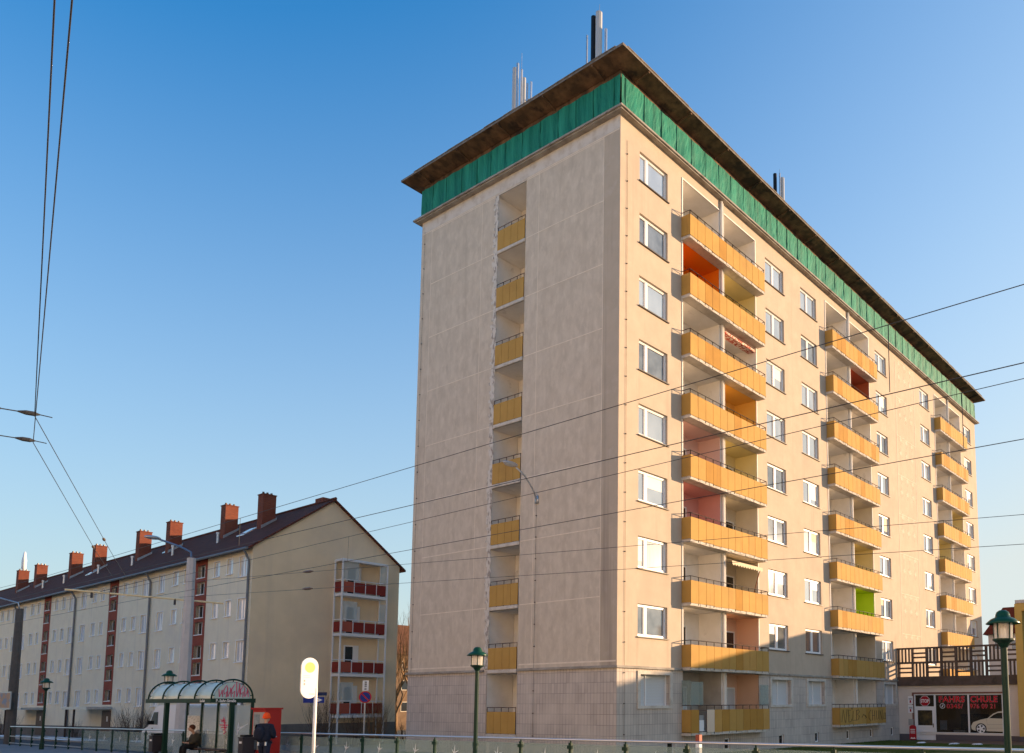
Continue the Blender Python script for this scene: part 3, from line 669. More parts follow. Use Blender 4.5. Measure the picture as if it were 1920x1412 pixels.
do = d.build('shop_door', 'pvc', DS); d = MB(); d.box(.06, .07, -2.25, -1.27, .62, 1.6); d.build('pane', 'shop_dark', do); d = MB(); d.box(.0, .03, -2.32, -2.28, .5, .75); d.build('handle', 'black', do)
iL = ((0, -1, 0), (0, 0, 1))
def double(name, body, size, loc, sx, space=1.0, o1=.04, o2=.030):
    lettering(name+'_outline', body, size, 'sticker_white', DS, *iL, (.055, loc[0], loc[1]), .002, size*o1, sx=sx, space=space); return lettering(name, body, size, 'letter_red', DS, *iL, (.05, loc[0], loc[1]), .002, size*o2, sx=sx, space=space)
double('lettering', 'FAHRS', .53, (-2.68, 2.13), 1.02, 1.1); double('lettering', 'CHULE', .53, (-4.72, 2.13), .95, 1.1)
double('phone_number', '0345/', .40, (-3.20, 1.73), 1.05, 1.10, .020, .012); double('phone_number', '976 09 21', .40, (-4.68, 1.73), .93, 1.08, .020, .012)
ph = MB(); ph.lathe([(.17, 0), (.17, .003), (.14, .003), (.14, 0)], n=24); o = ph.build('phone_symbol', 'sticker_white', DS, (.05, -2.93, 1.88)); o.rotation_euler = (0, -math.pi/2, 0)
pr = MB(); pr.tube([(.05, -2.86, 1.80), (.05, -2.92, 1.83), (.05, -2.98, 1.96)], .025, 6); pr.build('phone_symbol', 'sticker_white', DS)
def octo(r, x, cy, cz): return [(x, cy+r*math.cos(math.pi/8+i*math.pi/4), cz+r*math.sin(math.pi/8+i*math.pi/4)) for i in range(8)]
st = MB(); st.prism(octo(.36, .05, -1.77, 2.2), (.008, 0, 0)); so_ = st.build('stop_symbol', 'sticker_white', DS); st = MB(); st.prism(octo(.335, .044, -1.77, 2.2), (.006, 0, 0)); st.build('stop_face', 'paint_red', so_)
lettering('stop_letters', 'STOP', .30, 'sticker_white', so_, *iL, (.038, -1.77, 2.10), .003, .008, 'CENTER', .78)
# half car pictured on the window
cp = MB(); prof = [(-6.66, .30), (-6.66, 1.55), (-6.4, 1.53), (-6.1, 1.40), (-5.75, 1.12), (-5.3, 1.02), (-4.85, .86), (-4.72, .62), (-4.75, .42), (-4.95, .33)]
cp.prism([(.054, y, z) for y, z in prof], (.004, 0, 0)); co = cp.build('car_picture', 'car_cream', DS); co['label'] = 'side view of the front half of a cream car on the window'
cw = MB(); cw.prism([(.050, y, z) for y, z in [(-6.66, 1.10), (-6.66, 1.47), (-6.38, 1.45), (-6.12, 1.33), (-5.85, 1.12)]], (.004, 0, 0)); cw.build('car_window', 'pane_dark', co)
def disc(r, x, cy, cz, n=24): return [(x, cy+r*math.cos(i*2*math.pi/n), cz+r*math.sin(i*2*math.pi/n)) for i in range(n)]
cw = MB(); cw.prism(disc(.34, .050, -5.33, .46), (.004, 0, 0)); wo = cw.build('car_wheel', 'rubber', co); cw = MB(); cw.prism(disc(.27, .046, -5.33, .46), (.004, 0, 0)); cw.build('car_wheel', 'sticker_white', co)
cw = MB()
for i in range(5):
    th = i*2*math.pi/5+.6; cw.prism([(.042, -5.33+r_*math.cos(th+a), .46+r_*math.sin(th+a)) for r_, a in ((.09, 0), (.22, .36), (.235, 0), (.22, -.36))], (.004, 0, 0))
cw.build('car_wheel', 'rubber', co)
cw = MB(); cw.tube([(.052, -6.66, .75), (.052, -5.72, .72), (.052, -5.68, 1.08)], .008, 4); cw.tube([(.052, -6.66, .52), (.052, -5.72, .5)], .008, 4); cw.build('car_outline', 'car_line', co)
for z0_, z1_, m, nm_ in ((2.0, 2.52, 'sticker_white', 'notice_board'), (1.42, 1.95, 'sticker_white', 'notice_board'), (.62, 1.02, 'machine_grey', 'letter_box')):
    b = MB(); b.box(-.04, 0, -1.0+.0, -.66, z0_, z1_); nb = b.build(nm_, m, DS)
    if nm_ == 'notice_board':
        q = MB(); [q.box(-.045, -.04, -.95, -.72, z, z+.025) for z in ((z0_+.36), (z0_+.3))]; q.mt(1); q.box(-.045, -.04, -.88, -.78, z0_+.08, z0_+.25); q.build('notice_print', ['sign_navy', 'paint_red'], nb)
bl = thing('roof_balustrade', 'dark concrete balustrade of alternating upright and level slats on the shop roof', 'balustrade', (28.3, 0, 3.62))
b = MB(); pitch = .955
b.box(-.12, .06, -7.72, -.03, 0, .17); b.box(-.12, .06, -7.72, -.03, 1.02, 1.15); b.box(-.12, .06, -7.72, -.03, 1.98, 2.09)
for i in range(9): y = -.05-pitch*i; b.box(-.12, .06, y-.14, y, .17, 1.02) if y > -7.7 else None; b.box(-.12, .06, y-.14, y, 1.15, 1.98) if y > -7.7 else None
b.build('frame', 'balustrade', bl)
sb = MB()
for i in range(8):
    ya = -.05-pitch*i-.14; yb = ya-(pitch-.14)
    for rw in (0, 1):
        za, zb_ = ((.17, 1.02), (1.15, 1.98))[rw]; vert = (i+rw) % 2 == 1
        if vert:
            for j in range(3): y = ya+(yb-ya)*(j+.72)/3.45; sb.box(-.08, .02, y-.05, y+.05, za, zb_)
        else:
            for j in range(2): z = za+(zb_-za)*(j+1)/3; sb.box(-.08, .02, yb, ya, z-.055, z+.055)
sb.build('slats', 'balustrade', bl)
# yellow building beyond the wing
YB = thing('yellow_building', 'yellow flat-roofed building at the right edge beyond the shop', 'building', (28.1, -7.76, 0))
b = MB(); b.box(0, 10, -12.2, 0, -1, 8.15); b.build('wall', 'yellow_wall', YB); b = MB(); b.box(-.08, 10.1, -12.3, .0, 8.15, 8.35); b.build('roof_edge', 'house_wall', YB)
b = MB(); b.box(-.25, 0, -.42, 0, -1, 8.1); b.box(-.25, 0, -6, -.42, 7.65, 8.1); b.build('portal_frame', 'yellow_wall', YB)
b = MB(); b.box(-.02, -.002, -6, -.42, .4, 7.65); b.build('recess_wall', 'olive_wall', YB); b = MB(); b.box(-.27, 0, -6.2, .0, -1, .05); b.build('plinth', 'shop_plinth', YB)
RH = thing('red_roofed_house', 'white house with a steep dark red roof behind the balustrade', 'house', (55, 0, 0))
b = MB(); b.box(0, 12, -9, 1.7, -2, 8.6); b.prism([(0, -3.5-1.2, 8.6), (0, -3.5, 12), (0, 1.7, 8.6)], (.01, 0, 0)); b.build('wall', 'house_wall', RH)
b = MB(); b.prism([(-.4, 2.1, 8.45), (-.4, .15, 10.9), (-.4, -6.6, 10.9), (-.4, -9.4, 8.45)], (12.8, 0, 0)); b.build('roof', 'red_roof', RH)
f = MB(); f.box(-.03, .0, -1.05, -.35, 7.0, 8.05); wn = f.build('window', 'pvc', RH); f = MB(); f.box(-.04, -.03, -1.0, -.4, 7.05, 8.0); f.build('pane', 'pane', wn)
wn2 = dup(wn, RH, (0, -1.9, 0)); wn3 = dup(wn, RH, (0, 1.5, 0))

# ------------------------------------------------------------------ long row building
RB = thing('row_building', 'long four-storey cream row building with a brown tiled roof and rust-red stair strips', 'apartment block', (1.1, 31.6, 0)); RB.rotation_euler.x = R(-.35)
RL, RW, EZ, RZ = 76, 10.6, 12.15, 16.05
opn = []; wins = []; swins = []
floors = [(10.27, 11.6), (7.5, 8.85), (4.78, 6.14), (2.05, 3.4)]
for s_ in range(5):
    y0 = s_*15.1
    for (z0_, z1_) in floors:
        for yy, ww, sm in ((.62, 1.05, 0), (2.6, .78, 1), (4.4, .82, 1), (8.98, .74, 1), (10.65, .84, 1), (12.9, 1.05, 0)):
            if y0+yy > 56: continue
            za = z0_+(.32 if sm else 0); wins.append((y0+yy, za, ww, z1_-za, sm)); opn.append((y0+yy, y0+yy+ww, za, z1_, .18))
    for j, z0_ in enumerate((10.75, 9.6, 8.0, 6.85, 5.25, 4.1, 2.5)):
        if y0 > 50: continue
        swins.append((y0+6.5, z0_)); opn.append((y0+6.5, y0+7.6, z0_, z0_+.85, .35))
b = MB(); b.wall((0, 0, 0), Yv, Z, (-1, 0, 0), 0, RL, .5, EZ, opn)
b.poly([(RW, 0, -1), (RW, RL, -1), (RW, RL, EZ), (RW, 0, EZ)]); b.poly([(0, RL, -1), (RW, RL, -1), (RW, RL, EZ), (RW/2, RL, RZ), (0, RL, EZ)]); b.build('wall', 'row_plaster', RB)
b = MB(); b.poly([(0, 0, .8), (RW, 0, .8), (RW, 0, EZ), (RW/2, 0, RZ), (0, 0, EZ)]); o = b.build('gable_wall', 'row_gable', RB)
b = MB(); b.box(-.05, 0, -.05, RL, -2.5, .5); b.box(0, RW, -.05, 0, -2.5, .8); b.build('plinth', 'plinth', RB)
for s_ in range(5):
    y0 = s_*15.1; b = MB()
    b.wall((-.012, 0, 0), Yv, Z, (-1, 0, 0), y0+6.15, y0+7.95, 2.2, EZ-.1, [(y0+6.5, y0+7.6, q[1], q[1]+.85, .3) for q in swins if abs(q[0]-y0-6.5) < .1], .3)
    b.build('stair_strip', 'rust_strip', RB)
wc = {}
for y, z, ww, hh, sm in wins:
    key = (round(ww, 2), round(hh, 2))
    if key not in wc:
        f = MB(); e = .06
        f.box(-.03, 0, 0, e, 0, hh)
        for a, b_, c, d_ in ((-.05, 0, -.0, hh+.05), (ww, ww+.05, -.0, hh+.05), (0, ww, hh, hh+.05)): f.box(-.012, .0, a, b_, c, d_)
        f.box(.09, .16, 0, e, 0, hh); f.box(.09, .16, ww-e, ww, 0, hh); f.box(.09, .16, e, ww-e, 0, e); f.box(.09, .16, e, ww-e, hh-e, hh)
        if not sm: f.box(.085, .16, ww/2-.04, ww/2+.04, e, hh-e)
        f.v = f.v[8:]; f.f = [tuple(i-8 for i in q) for q in f.f[6:]]; f.m = f.m[6:]
        o = f.build('window', 'pvc', RB, (0, y, z)); p = MB(); p.box(.12, .13, e, ww-e, e, hh-e); p.build('pane', 'pane_pale', o); q = MB(); q.box(-.08, .09, -.06, ww+.06, -.06, -.005); q.build('sill', 'pvc', o); wc[key] = o
    else: dup(wc[key], RB, (0, y, z))
sw0 = None
for y, z in swins:
    if sw0 is None:
        f = MB(); f.box(.2, .26, 0, .05, 0, .85); f.box(.2, .26, 1.05, 1.1, 0, .85); f.box(.2, .26, .05, 1.05, 0, .05); f.box(.2, .26, .05, 1.05, .8, .85); f.box(.195, .26, .50, .56, .05, .8); f.box(-.06, .2, -.05, 1.15, -.06, -.005)
        sw0 = f.build('stair_window', 'pvc', RB, (0, y, z)); p = MB(); p.box(.23, .24, .05, 1.05, .05, .8); p.build('pane', 'pane_dark', sw0)
    else: dup(sw0, RB, (0, y, z))
rf = MB(); ov = .42; k_ = (RZ-EZ)/(RW/2)
za, zr = EZ-ov*k_+.12, RZ+.16
for side in (0, 1):
    xe = -ov if side == 0 else RW+ov; n = 1
    rf.prism([(xe, -.18, za), (RW/2, -.18, zr), (RW/2, -.18, zr-.14), (xe, -.18, za-.14)], (0, RL+.4, 0))
rf.tube([(RW/2, -.2, zr+.02), (RW/2, RL+.2, zr+.02)], .11, 8)
ro = rf.build('roof', 'roof_tile', RB)
for y, x in ((6.5, 2.4), (21, 3.2), (36, 2.6)):
    s_ = MB(); z = EZ+x*k_+.12; s_.prism([(x, y, z+.1), (x+.9, y, z+.9*k_+.1), (x+.9, y, z+.9*k_), (x, y, z)], (0, 1.1, 0)); s_.build('skylight', 'pane_pale', ro)
for y, x in ((10, 2.2), (17, 2.0), (25, 2.1), (33, 2.3), (40.5, 2.0), (47, 2.2)):
    s_ = MB(); z = EZ+x*k_; s_.tube([(x, y, z), (x, y, z+.75)], .09, 8); s_.tube([(x, y, z+.75), (x, y, z+.9)], .13, 8); s_.build('vent_pipe', 'galv', ro)
gt = MB()
gt.tube([(-ov-.06, -.2, za-.06), (-ov-.06, RL, za-.06)], .09, 8); gt.build('gutter', 'zinc', RB)
for y in (.28, 15.1, 30.2, 45.3):
    d = MB(); d.tube([(-ov-.05, y, za-.1), (-.3, y, za-.35), (-.1, y, za-.75), (-.1, y, -.5)], .075, 8); d.build('downpipe', 'zinc', RB)
for i, (y, top) in enumerate([(5.2, 16.95), (10.8, 17.0), (20.3, 17.05), (26.3, 17.05), (36.2, 17.0), (42.2, 17.0), (52.2, 16.9), (58.0, 16.9)]):
    c = MB(); x0 = 3.0; c.box(x0, x0+.92, y, y+.75, 12.8, top); c.box(x0-.04, x0+.96, y-.04, y+.79, top, top+.06)
    o = c.build('chimney', 'brick', RB)
    p = MB(); [p.tube([(x0+.17+.29*j, y+.38, top+.06), (x0+.17+.29*j, y+.38, top+.24)], .08, 8) for j in range(3)]; p.build('chimney_pot', 'insulator', o)
    fl = MB(); fl.prism([(x0-.08, y-.02, EZ+x0*k_+.1), (x0+1.0, y-.02, EZ+(x0+1.0)*k_+.1), (x0+1.0, y-.02, EZ+(x0+1.0)*k_+.32), (x0-.08, y-.02, EZ+x0*k_+.32)], (0, -.01, 0)); fl.build('flashing', 'galv', o)
    if i == 7:
        fl = MB(); fl.lathe([(.05, top+.1), (.22, top+.3), (.24, top+1.2), (.1, top+2.1), (.0, top+2.2)], x0+.46, y+.3, 12); fl.build('chimney_cowl', 'sign_white', o, smooth=True)
for y, top, x0 in ((2.0, 16.75, 5.6), (13.5, 16.6, 6.2), (23.5, 16.6, 6.2), (31, 16.5, 6.2), (48, 16.5, 6.2)):
    c = MB(); c.box(x0, x0+.9, y, y+1.0, 15, top); c.build('chimney', 'brick', RB)
for y0 in (21.1, 36.2):
    d = MB(); d.box(-.06, .0, y0+.1, y0+1.75, -.8, 1.75); o = d.build('entrance_door', 'door_brown', RB); p = MB(); p.box(-.07, -.06, y0+.5, y0+.75, .9, 1.3); p.build('door_notice', 'sticker_white', o)
    c = MB(); c.box(-1.7, 0, y0-.1, y0+5.0, 1.85, 2.05); c.build('door_canopy', 'galv', RB)
    for y in (y0+3.0, y0+4.7): p = MB(); p.box(-1.55, -1.43, y, y+.12, -.9, 1.85); p.build('canopy_post', 'iron', RB)
bo = MB()
for x, z in ((12, .1), (16, .1)): bo.box(-.06, -.05, x, x+.6, -.3, .25)
bo.build('cellar_window', 'pane_dark', RB)
# balconies stacked on the gable
BT = MB(); x0, x1, yf = 5.55, 9.0, -.95
for x, y in ((x0, -.06), (x0+.02, yf), (x1, yf), (x1, -.06)): BT.box(x-.045, x+.045, y-.045, y+.045, -.6, 11.95)
BT.box(x0, x1, yf-.05, yf+.05, 11.85, 11.97); BT.box(x0-.05, x0+.05, yf, 0, 11.85, 11.97); BT.box(x1-.05, x1+.05, yf, 0, 11.85, 11.97); BT.box(x0, x1, yf, -.02, 11.97, 12.02)
bt = BT.build('balcony_frame', 'white_metal', RB)
gb0 = None
for i, z in enumerate((9.45, 6.7, 3.95, 1.15)):
    if gb0 is None:
        f = MB(); f.box(x0, x1, yf, -.01, 0, .2); gb0 = f.build('gable_balcony', 'white_metal', RB, (0, 0, z))
        p = MB(); n = 4; edges = [x0+.08, x0+.9, x0+1.75, x0+2.6, x1-.08]
        for j in range(4): p.mt(1 if j == 0 else 0); p.box(edges[j]+.03, edges[j+1]-.03, yf-.02, yf+.0, .28, .98)
        p.mt(0); p.box(x0-.01, x0+.01, yf+.06, -.08, .28, .98); p.box(x1-.01, x1+.01, yf+.06, -.08, .28, .98); p.build('parapet_panel', ['balcony_red', 'balcony_red_pale'], gb0)
        r = MB()
        for e in edges: r.box(e-.025, e+.025, yf-.03, yf+.02, .2, 1.1)
        r.tube([(x0, -.05, 1.12), (x0, yf, 1.12), (x1, yf, 1.12), (x1, -.05, 1.12)], .03); r.build('railing', 'white_metal', gb0)
        dd = MB(); dd.box(x0+.85, x0+1.95, -.05, -.005, .2, 2.2); dd.mt(1); dd.box(x0+.95, x0+1.5, -.06, -.05, .3, 2.1); dd.build('balcony_door', ['pvc', 'pane_dark'], gb0)
    else: dup(gb0, RB, (0, 0, z))
for z, a, b_ in ((9.65, x0+.08, x0+1.25), (6.9, x0+.08, x0+1.2), (1.35, x0+.1, x0+1.1), (9.65, x1-.55, x1-.05), (6.9, x1-.55, x1-.05)):
    p = MB(); p.box(a, b_, yf+.03, yf+.05, z+.95, z+2.2); p.build('glazing', 'shelter_glass', RB)

OR = thing('added_bounce_row', 'unseen pale apartment row with a tiled roof, added across the tram tracks to bounce sunlight onto the tower', 'apartment block', (-38, -62, 0))  # unseen row, added and sized to bounce warm sunlight onto the shaded walls
b = MB(); op = [(2+4.6*i, 3.2+4.6*i, z, z+1.3, .12) for i in range(40) for z in (2, 4.9, 7.8, 10.7, 13.6, 16.5)]; OL = 188; OH = 20
b.wall((0, 0, 0), Yv, Z, (1, 0, 0), 0, OL, -2, OH, op); b.poly([(-10, 0, -2), (-10, OL, -2), (-10, OL, OH), (-10, 0, OH)])
for y in (0, OL): b.poly([(0, y, -2), (-10, y, -2), (-10, y, OH), (-5, y, OH+3), (0, y, OH)])
b.build('wall', 'bounce_row_plaster', OR)
b = MB(); b.prism([(.5, -.3, OH-.2), (-5, -.3, OH+3.1), (-10.5, -.3, OH-.2), (-10.5, -.3, OH-.35), (-5, -.3, OH+2.9), (.5, -.3, OH-.35)], (0, OL+.6, 0)); b.build('roof', 'roof_tile', OR)
f = MB()
for q in op: f.mt(0); f.box(-.11, -.06, q[0], q[1], q[2], q[3]); f.mt(1); f.box(-.06, -.05, q[0]+.07, q[1]-.07, q[2]+.07, q[3]-.07)
f.build('window_row', ['pvc', 'pane_dark'], OR)
# distant house between the two blocks
DH = thing('distant_house', 'sunlit tan house with a red-brown roof in the gap behind the bare tree', 'house', (36, 73, 0))
b = MB(); b.box(0, 14, 0, 12, -3, 8.6); b.build('wall', 'tan_wall', DH); b = MB(); b.prism([(-.5, -.5, 8.5), (-.5, 6, 13), (-.5, 12.5, 8.5)], (15, 0, 0)); b.build('roof', 'tan_roof', DH)
for i in range(4):
    for z in (1, 3.8, 6.4):
        f = MB(); f.box(1.2+3.3*i, 2.2+3.3*i, -.04, 0, z, z+1.3); o = f.build('window', 'blind_cream', DH); f = MB(); f.box(1.28+3.3*i, 2.12+3.3*i, -.05, -.04, z+.08, z+1.22); f.build('pane', 'pane_dark', o)

# ------------------------------------------------------------------ glass railing along the platform
RX = -8.0; N0, N1 = -9, 22
GR = thing('glass_railing', 'long platform railing of green posts, glass panes and a steel handrail', 'railing', (RX, 0, 0))
py = [-1.53+1.94*i for i in range(N0, N1+1)]
h = MB(); h.tube([(0, y, G(y)+1.12) for y in (py[0], py[9], py[18], py[-1])], .032, 10); h.build('handrail', 'steel', GR, smooth=True)
p0 = None
for y in py:
    loc = (0, y, G(y))
    if p0 is None:
        p = MB(); p.box(-.03, .03, -.045, .045, 0, 1.04); p.tube([(0, 0, 1.04), (0, 0, 1.11)], .022, 8)
        for z in (.25, .88): p.box(-.05, .05, -.085, .085, z, z+.09)
        p0 = p.build('post', 'green_metal', GR, loc)
    else: dup(p0, GR, loc)
g0 = None
for i, (a, b_) in enumerate(zip(py, py[1:])):
    loc = (0, a, G(a))
    if i-9+N0+9 < 16-0:
        if g0 is None:
            p = MB(); p.box(-.006, .006, .09, 1.85, .12, 1.0); p.mt(1)
            c = (1.0, .62)
            for tri in ([(.0, .0), (-.09, .13), (.03, .03)], [(0, 0), (.05, .26), (.05, .02)], [(.02, .04), (.24, .10), (.03, .0)], [(.0, .02), (-.04, -.13), (.04, .0)]):
                p.prism([(-.011, c[0]-u, c[1]+v) for u, v in tri], (.003, 0, 0))
            g0 = p.build('glass_pane', ['rail_glass', 'sticker_white'], GR, loc)
        else: dup(g0, GR, loc)
bars = MB()
for a, b_ in zip(py[25:], py[26:]):
    for z in (.12, .52): bars.box(-.02, .02, a+.05, b_-.05, G(a)+z, G(a)+z+.05)
bars.build('lower_bar', 'steel', GR)

# ------------------------------------------------------------------ green lamps
def lamp(loc, H, label):
    t = thing('street_lamp', label, 'street lamp', loc, group='green lantern lamps of the tram stop')
    p = MB(); p.lathe([(.11, 0), (.11, .3), (.075, .36), (.06, 1.0), (.055, H-.68), (.075, H-.66), (.11, H-.60), (.19, H-.55), (.19, H-.52), (.05, H-.52)], n=14); p.build('post', 'green_metal', t, smooth=False)
    l = MB(); l.lathe([(.155, H-.52), (.165, H-.24)], n=14); l.build('lantern_glass', 'lamp_glass', t, smooth=True)
    b = MB(); b.tube([(0, 0, H-.52), (0, 0, H-.33)], .045, 8); b.build('bulb', 'sign_white', t)
    r = MB()
    for k in range(5): th = k*1.2566+.3; r.tube([(.165*math.cos(th), .165*math.sin(th), H-.53), (.175*math.cos(th), .175*math.sin(th), H-.22)], .011, 5)
    r.build('lantern_bars', 'green_metal', t)
    c = MB(); c.lathe([(.29, H-.255), (.30, H-.245), (.21, H-.165), (.13, H-.13), (.125, H-.09), (.105, H-.04), (.06, H-.008), (0, H)], n=20); c.build('lamp_cap', 'green_cap', t, smooth=True)
    return t
lamp((-8.8, -2.49, G(-2)), 3.72, 'green lantern lamp standing before the tiled base of the tower')
lamp((-8.9, -17.0, G(-17)), 3.66, 'nearest green lantern lamp at the right before the driving school')
lamp((-8.8, 17.6, G(17)), 3.70, 'green lantern lamp rising behind the glass shelter roof')
lamp((-8.8, 32.7, G(33)), 3.78, 'farthest green lantern lamp before the long cream building')

# ------------------------------------------------------------------ tram shelter
zs = G(13); x0, x1 = -9.95, -8.45; ribs = [11.0, 12.36, 13.75, 15.15, 16.5]; zbm = 2.2; cx = (x0+x1)/2; rx_ = (x1-x0)/2; rz_ = .72
SH = thing('tram_shelter', 'green tram shelter with a barrel-vaulted glass roof and red graffiti on its end', 'shelter', (0, 0, 0))
b = MB(); b.box(x0-.06, x0+.04, ribs[0]-.1, ribs[-1]+.1, zbm-.03, zbm+.13); b.box(x1-.04, x1+.06, ribs[0]-.1, ribs[-1]+.1, zbm-.03, zbm+.13); b.box(x0+.04, x1-.04, ribs[0]-.1, ribs[0], zbm-.03, zbm+.13); b.box(x0+.04, x1-.04, ribs[-1], ribs[-1]+.1, zbm-.03, zbm+.13); b.build('roof_beam', 'green_metal', SH)
arc = lambda y, k=1, n=16: [(cx-rx_*k*math.cos(math.pi*i/n), y, zbm+.12+rz_*k*math.sin(math.pi*i/n)) for i in range(n+1)]
for y in ribs:
    r = MB(); r.tube(arc(y), .032, 8)
    for i in (1, 5, 8, 11, 15): a = Vector(arc(y)[i]); c = Vector(arc(y, .88)[i]); r.tube([a, c], .018, 6)
    r.build('roof_rib', 'green_metal', SH, smooth=True)
for a, b_ in zip(ribs, ribs[1:]):
    p = MB(); A1, A2 = arc(a+.02, .9), arc(b_-.02, .9); B1, B2 = arc(a+.02, .885), arc(b_-.02, .885)
    for i in range(16): p.poly([A1[i], A1[i+1], A2[i+1], A2[i]]); p.poly([B1[i], B1[i+1], B2[i+1], B2[i]])
    p.build('roof_pane', 'roof_glass', SH, smooth=True)
p = MB(); p.prism([(q[0], q[1]+.03, q[2]) for q in arc(ribs[0], .86)], (0, .012, 0)); o = p.build('end_pane', 'roof_glass', SH)
gm = MB(); sq = []
for i, (u, hh) in enumerate(((.22, .28), (.38, .42), (.52, .38), (.66, .46), (.84, .56), (.98, .42), (1.14, .36))):
    sq.append([(u-.06, .06+hh), (u-.03, .05), (u+.03, .3*hh+.1), (u+.05, .06+hh*.9), (u+.09, .05)] if i % 2 == 0 else [(u+.05, .06+hh), (u-.05, hh*.7), (u-.02, hh*.35), (u+.06, hh*.6), (u+.05, .03)])
strokes(gm, sq, (x0+.1, ribs[0]+.02, zbm+.14), (1, 0, 0), (0, 0, 1), (0, -1, 0), .014); gm.build('graffiti', 'paint_pink', o)
lettering('stop_name', 'P.-Suhr-Straße', .15, 'sticker_white', SH, (1, 0, 0), (0, 0, 1), (x0+.12, ribs[0]-.104, zbm+.0), .003, .002, sx=.82)
lettering('direction_name', 'Lu-Sub', .14, 'sticker_white', SH, (0, -1, 0), (0, 0, 1), (x0-.064, ribs[0]+.75, zbm+.0), .003, .002)
for y in ribs:
    p = MB(); p.box(x1-.045, x1+.045, y-.04, y+.04, zs-.02, zbm-.03); p.build('post', 'green_metal', SH)
for x, y, s_ in ((x0+.05, 14.85, .075), (cx, 11.0, .07)):
    p = MB(); p.box(x-s_, x+s_, y-s_, y+s_, zs-.02, zbm-.03); p.build('post', 'green_metal', SH)
for i, (a, b_) in enumerate(zip(ribs, ribs[1:])):
    p = MB(); p.box(x1-.006, x1+.006, a+.06, b_-.06, zs+.18, zbm-.12); 
    p.mt(1)
    for j in range(2):
        yy, zz = (a+b_)/2+.25*(j-.5), zs+.75+.35*j
        p.prism([(x1-.012, yy-u, zz+v) for u, v in ((0, 0), (-.08, .1), (.0, .05), (.05, .11), (.03, -.09))], (.003, 0, 0))
    o = p.build('glass_pane', ['shelter_glass', 'sticker_white'], SH)
    if i == 0:
        pass
    if i == 1:
        gm = MB(); strokes(gm, [[(.1, 1.5), (.5, 1.5), (.15, 1.45), (.55, 1.4)], [(.05, 1.3), (.75, 1.3)], [(.2, 1.2), (.65, 1.22), (.3, 1.1), (.6, 1.05), (.4, .95)], [(.35, 1.6), (.5, 1.1)]], (x1-.02, b_-.2, zs+.1), (0, -1, 0), (0, 0, 1), (-1, 0, 0), .02); o2 = gm.build('graffiti', 'paint_pink', o)
    if i == 3:
        gm = MB(); gm.box(x1-.035, x1-.015, a+.12, b_-.12, zs+.85, zs+1.75); gm.build('timetable', 'poster', o)
p = MB(); p.box(cx+.1, x1-.08, 11.0-.006, 11.0+.006, zs+.18, zbm-.12); p.mt(1)
for tri in ([(.0, .0), (.06, .30), (.1, .1)], [(.1, .1), (.42, .24), (.1, .0)], [(0, 0), (.02, -.2), (.1, .02)]): p.prism([(cx+.2+u, 10.988, zs+1.25+v) for u, v in tri], (0, .003, 0))
p.build('glass_pane', ['shelter_glass', 'sticker_white'], SH)
bn = MB(); bn.box(x1-.5, x1-.1, 12.3, 15.0, zs+.43, zs+.47)
for y in (12.6, 13.7, 14.8): bn.box(x1-.42, x1-.05, y-.02, y+.02, zs+.38, zs+.43)
bn.build('bench_seat', 'iron', SH)

# ------------------------------------------------------------------ litter bins, ticket machine, stop sign
def bin_(x, y, label):
    t = thing('litter_bin', label, 'litter bin', (x, y, G(y)), group='dark litter bins at the shelter')
    b = MB(); b.box(-.2, .2, -.17, .17, .38, .98); b.box(-.22, .22, -.19, .19, .98, 1.02); b.build('body', 'bin_dark', t)
    b = MB(); b.box(-.16, .16, -.14, .14, 1.03, 1.10); b.build('lid', 'black', t); b = MB(); b.box(-.212, -.2, -.08, .08, .80, .87); b.build('sticker', 'sticker_white', t); b = MB(); b.box(-.07, .07, -.06, .06, 0, .38); b.build('post', 'bin_dark', t)
    return t
bin_(-10.0, 15.35, 'dark litter bin before the white van at the left end of the shelter'); bin_(-9.4, 9.35, 'dark litter bin between the shelter and the red ticket machine')
ym = 8.75; TM = thing('ticket_machine', 'tall red ticket machine with a grey front standing by the railing', 'ticket machine', (-9.05, ym, G(ym)))
b = MB(); b.box(0, .56, 0, .95, .2, 2.0); b.build('cabinet', 'machine_red', TM); b = MB(); b.box(-.06, .6, -.04, .99, 2.0, 2.06); b.build('hood', 'machine_red', TM); b = MB(); b.box(.05, .5, .05, .9, 0, .2); b.build('base', 'bin_dark', TM)
b = MB(); b.box(-.015, 0, .08, .87, .3, 1.9); fp = b.build('front_panel', 'machine_grey', TM); b = MB(); b.box(-.025, -.015, .4, .8, 1.4, 1.82); b.build('display', 'screen', fp); b = MB(); b.box(-.03, -.015, .15, .35, 1.0, 1.5); b.box(-.03, -.015, .5, .75, .9, 1.15); b.build('slot', 'black', fp)
b = MB(); b.box(-.03, -.015, .1, .85, .3, .55); b.build('kick_panel', 'machine_red', fp); b = MB(); b.tube([(.3, -.005, 1.0), (.42, -.012, 1.02)], .02, 6); b.build('lock', 'steel', TM)
SS = thing('tram_stop_sign', 'white oval-ended tram stop board with a yellow disc on a white pole', 'stop sign', (-11.4, 1.7, G(1.7)))
b = MB(); b.tube([(.22, 0, 0), (.22, 0, 2.6)], .045, 10); b.build('pole', 'sign_white', SS, smooth=True)
pts = [(.25*math.cos(a), -.03, 2.95+.25*math.sin(a)) for a in [math.pi*i/12 for i in range(13)]]; pts += [(.25*math.cos(a), -.03, 2.28+.25*math.sin(a)) for a in [math.pi+math.pi*i/12 for i in range(13)]]
pts = [(x, y, z+.27) for x, y, z in pts]
b = MB(); b.prism(pts, (0, .05, 0)); o = b.build('board', 'sign_white', SS); b = MB(); b.prism([(.15*math.cos(i*.2618), -.034, 3.19+.15*math.sin(i*.2618)) for i in range(24)], (0, .003, 0)); b.build('yellow_disc', 'sign_yellow', o)
